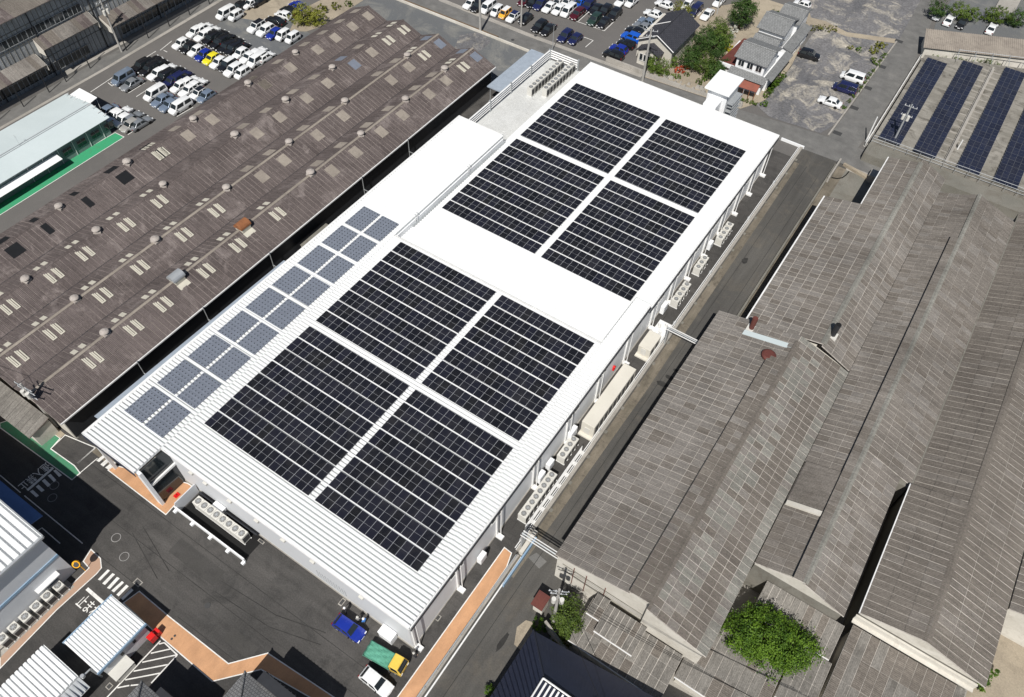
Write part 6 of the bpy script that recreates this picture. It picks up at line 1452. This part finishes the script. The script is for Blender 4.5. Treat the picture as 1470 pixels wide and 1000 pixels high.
tree((945,92), 2, [(0,0,1.9,2.2,1.7,1.7),(-1.2,.4,1.7,1.4,1.4,1.4),(1.3,-.2,1.5,1.2,1.2,1.2)], 2000, .17, 'leafmid', 'bushy garden tree in front of the dark-roofed house porch', 2.8, 40, .12)
tree((968,86), 1.5, [(0,0,1.3,1.0,1.1,1.1)], 600, .15, 'leafmid', 'small tree at the corner of the dark-roofed house', 1.9, 41, .08)
tree((978,13), 3, [(0,0,2.8,2.0,1.8,1.8),(1.2,.6,2.4,1.4,1.3,1.4)], 1500, .18, 'leafolive', 'light green tree behind the dark house ridge', 3.6, 42, .14)
tree((438,18), 2.4, [(0,0,2.1,2.6,2.2,1.9),(2.2,.8,1.8,2.2,1.8,1.6),(-1.2,-1.6,1.7,1.8,1.6,1.5)], 2800, .19, 'leafolive', 'spreading olive-green bush beside the west car park', 3.0, 43, .14)
tree((1350,8), 3, [(0,0,2.6,2.0,2.0,2.0)], 1000, .2, 'leafdark', 'dark round tree at the top beside the side road', 3.6, 44, .14)
tree((1382,13), 2.5, [(0,0,2.2,2.6,1.7,1.7),(2.2,.4,2,1.6,1.4,1.4)], 1500, .2, 'leafmid', 'light leafy tree before the white house at the top right', 3.2, 45, .12)
tree((1436,20), 2.2, [(0,0,2.0,2.8,1.8,1.6),(-1.8,-.6,1.6,1.8,1.4,1.3)], 1500, .2, 'leafmid', 'broad low tree right of the white driveway at the top', 3.0, 46, .12)
tree((1462,24), 2.2, [(0,0,2.0,1.8,1.8,1.8)], 900, .2, 'leafdark', 'round tree in the far top right corner', 3.0, 47, .12)
# shrubs
SHM = {}
def shrub(q, s, mat, label, group=None, sq=1.0, name='shrub', var=0):
    k = (mat,var)
    if k not in SHM:
        SHM[k] = crown('foliage', [(0,0,.62,.9,.9,.62),(.35,.3,.6,.6,.6,.5),(-.3,-.35,.55,.6,.6,.5)], 420, .13, mat, 60+len(SHM))
    c = U(*q, s*.5); t = thing(name, label, 'shrub', (c.x,c.y,0), random.uniform(0,6.28), group)
    o = link('foliage', SHM[k], t); o.scale = (s,s,s*sq)
    b = MB(); b.tube((0,0,0),(0,0,.5*s*sq),.05,6,0,.03); b.build('stem', MT['bark'], t, off=(0,0,0))
zS = crop(1160,60,10.5)
for i, q in enumerate(zS((545,985),(620,890),(690,815),(750,735),(795,680),(860,610),(890,545),(935,490),(975,430),(1050,345),(1090,290),(1130,230),(1160,190))):
    shrub(q, .58, 'leafmid' if i%3 else 'leafbright', f'{ORD[i]} clipped round shrub from the junction along the gravel lot kerb', 'kerb shrubs of the gravel lot', var=i%2)
for q, s, m, l in [((1264.3,64.8),1.2,'leafolive','largest yellow-green bush at the back of the gravel lot'),((1255,72),1.1,'leafolive','yellow-green bush just below the largest one in the gravel lot'),((1233,71),.8,'leafbright','small light bush left in the gravel lot back corner'),((1221,68),.7,'leafolive','brownish small bush leftmost in the gravel lot back corner'),((1255,87),.95,'leafmid','bush beside the kerb shrubs at mid lot')]:
    shrub(q, s, m, l)
for i, q in enumerate([(1066,143),(1072,145),(1079,147),(1085,149),(1097,149)]): shrub(q, .6 if i < 4 else .9, 'leafmid' if i%2 else 'leafbright', f'{ORD[i]} round bush from the stair tower under the red porch', 'bushes under the red porch', var=i%2)
for q, s, m, l in [((1043,70),1.5,'leafyellow','bright yellow bush beside the grey-tiled house'),((1053,42),1.2,'leafwhite','white blossoming bush behind the yellow bush'),((1050,52),1.0,'leafwhite','lower white blossoming bush'),((976,101),1.1,'leafred','red flowering bush in the front garden'),((985,96),.8,'leafred','smaller red flowering bush right of the first'),
        ((958,105),.7,'leafbright','small green bush left of the red flowers'),((967,108),.7,'leafmid','green bush below the red flowers'),((973,110),.75,'leafbright','round light bush at the garden front'),((986,107),.7,'leafmid','green bush right of the red flowers'),((1003,118),.9,'leafmid','garden bush near the stair tower'),((1012,112),.9,'leafbright','light garden bush beside the stair tower'),((1068,110),1.0,'leafmid','low bush at the red porch'),
        ((806,920),1.0,'leafolive','round olive bush between navy house and white wall'),((775,897),1.1,'leafbright','light bush at the end of the white boundary wall'),((795,914),.7,'leafmid','small bush behind the navy house hip'),((703,994),1.0,'leafbright','light bush at the bottom edge left of the navy house'),((1112,20),1.2,'leafdark','dark bush beside the rear roof of the grey-tiled house'),
        ((1403,972),1.6,'leafbright','bright bush at the bottom right gable foot'),((1418,966),1.2,'leafbright','small bright bush right at the gable corner'),((1260,215),.5,'leafolive','weed tuft at the depot corner'),((462,12),1.4,'leafolive','low scrub right of the spreading bush'),((482,8),1.2,'leafolive','low scrub near the top edge'),((500,6),1.0,'leafmid','small scrub beside the back yard'),((448,30),1.1,'leafmid','low scrub below the spreading bush')]:
    shrub(q, s, m, l, var=2)
def hedge(label, p, q, w_, h, n, mat, seed):
    p, q = Vector((*p,0)), Vector((*q,0)); c = (p+q)/2; t = thing('hedge', label, 'hedge', c); L = (q-p).length; k = max(2,int(L/(w_*.8))); d = (q-p)
    lob = [((p+d*((i+.5)/k)-c).x,(p+d*((i+.5)/k)-c).y,h*.5,w_*.62,w_*.62,h*.52) for i in range(k)]
    link('foliage', crown('foliage', lob, n, .12, mat, seed), t)
    b = MB()
    for i in range(k): b.tube((lob[i][0],lob[i][1],0),(lob[i][0],lob[i][1],h*.5),.04,5)
    b.build('stems', MT['bark'], t, off=(0,0,0), kind='stuff')
hedge('clipped bright hedge between grey-tiled house and gravel lot', (27.0,114.6), (27.2,124.0), 1.0, 1.3, 2200, 'leafbright', 90)
hedge('overgrown ivy hedge along the back of the solar depot', (49,145.2), (62,151.5), 2.2, 2.0, 3200, 'leafmid', 91)
hedge('brown-red hedge behind the grey-tiled house', (25.2,143.5), (30.2,146.5), 1.4, 1.2, 900, 'leafolive', 92)
bpy.context.view_layer.update()
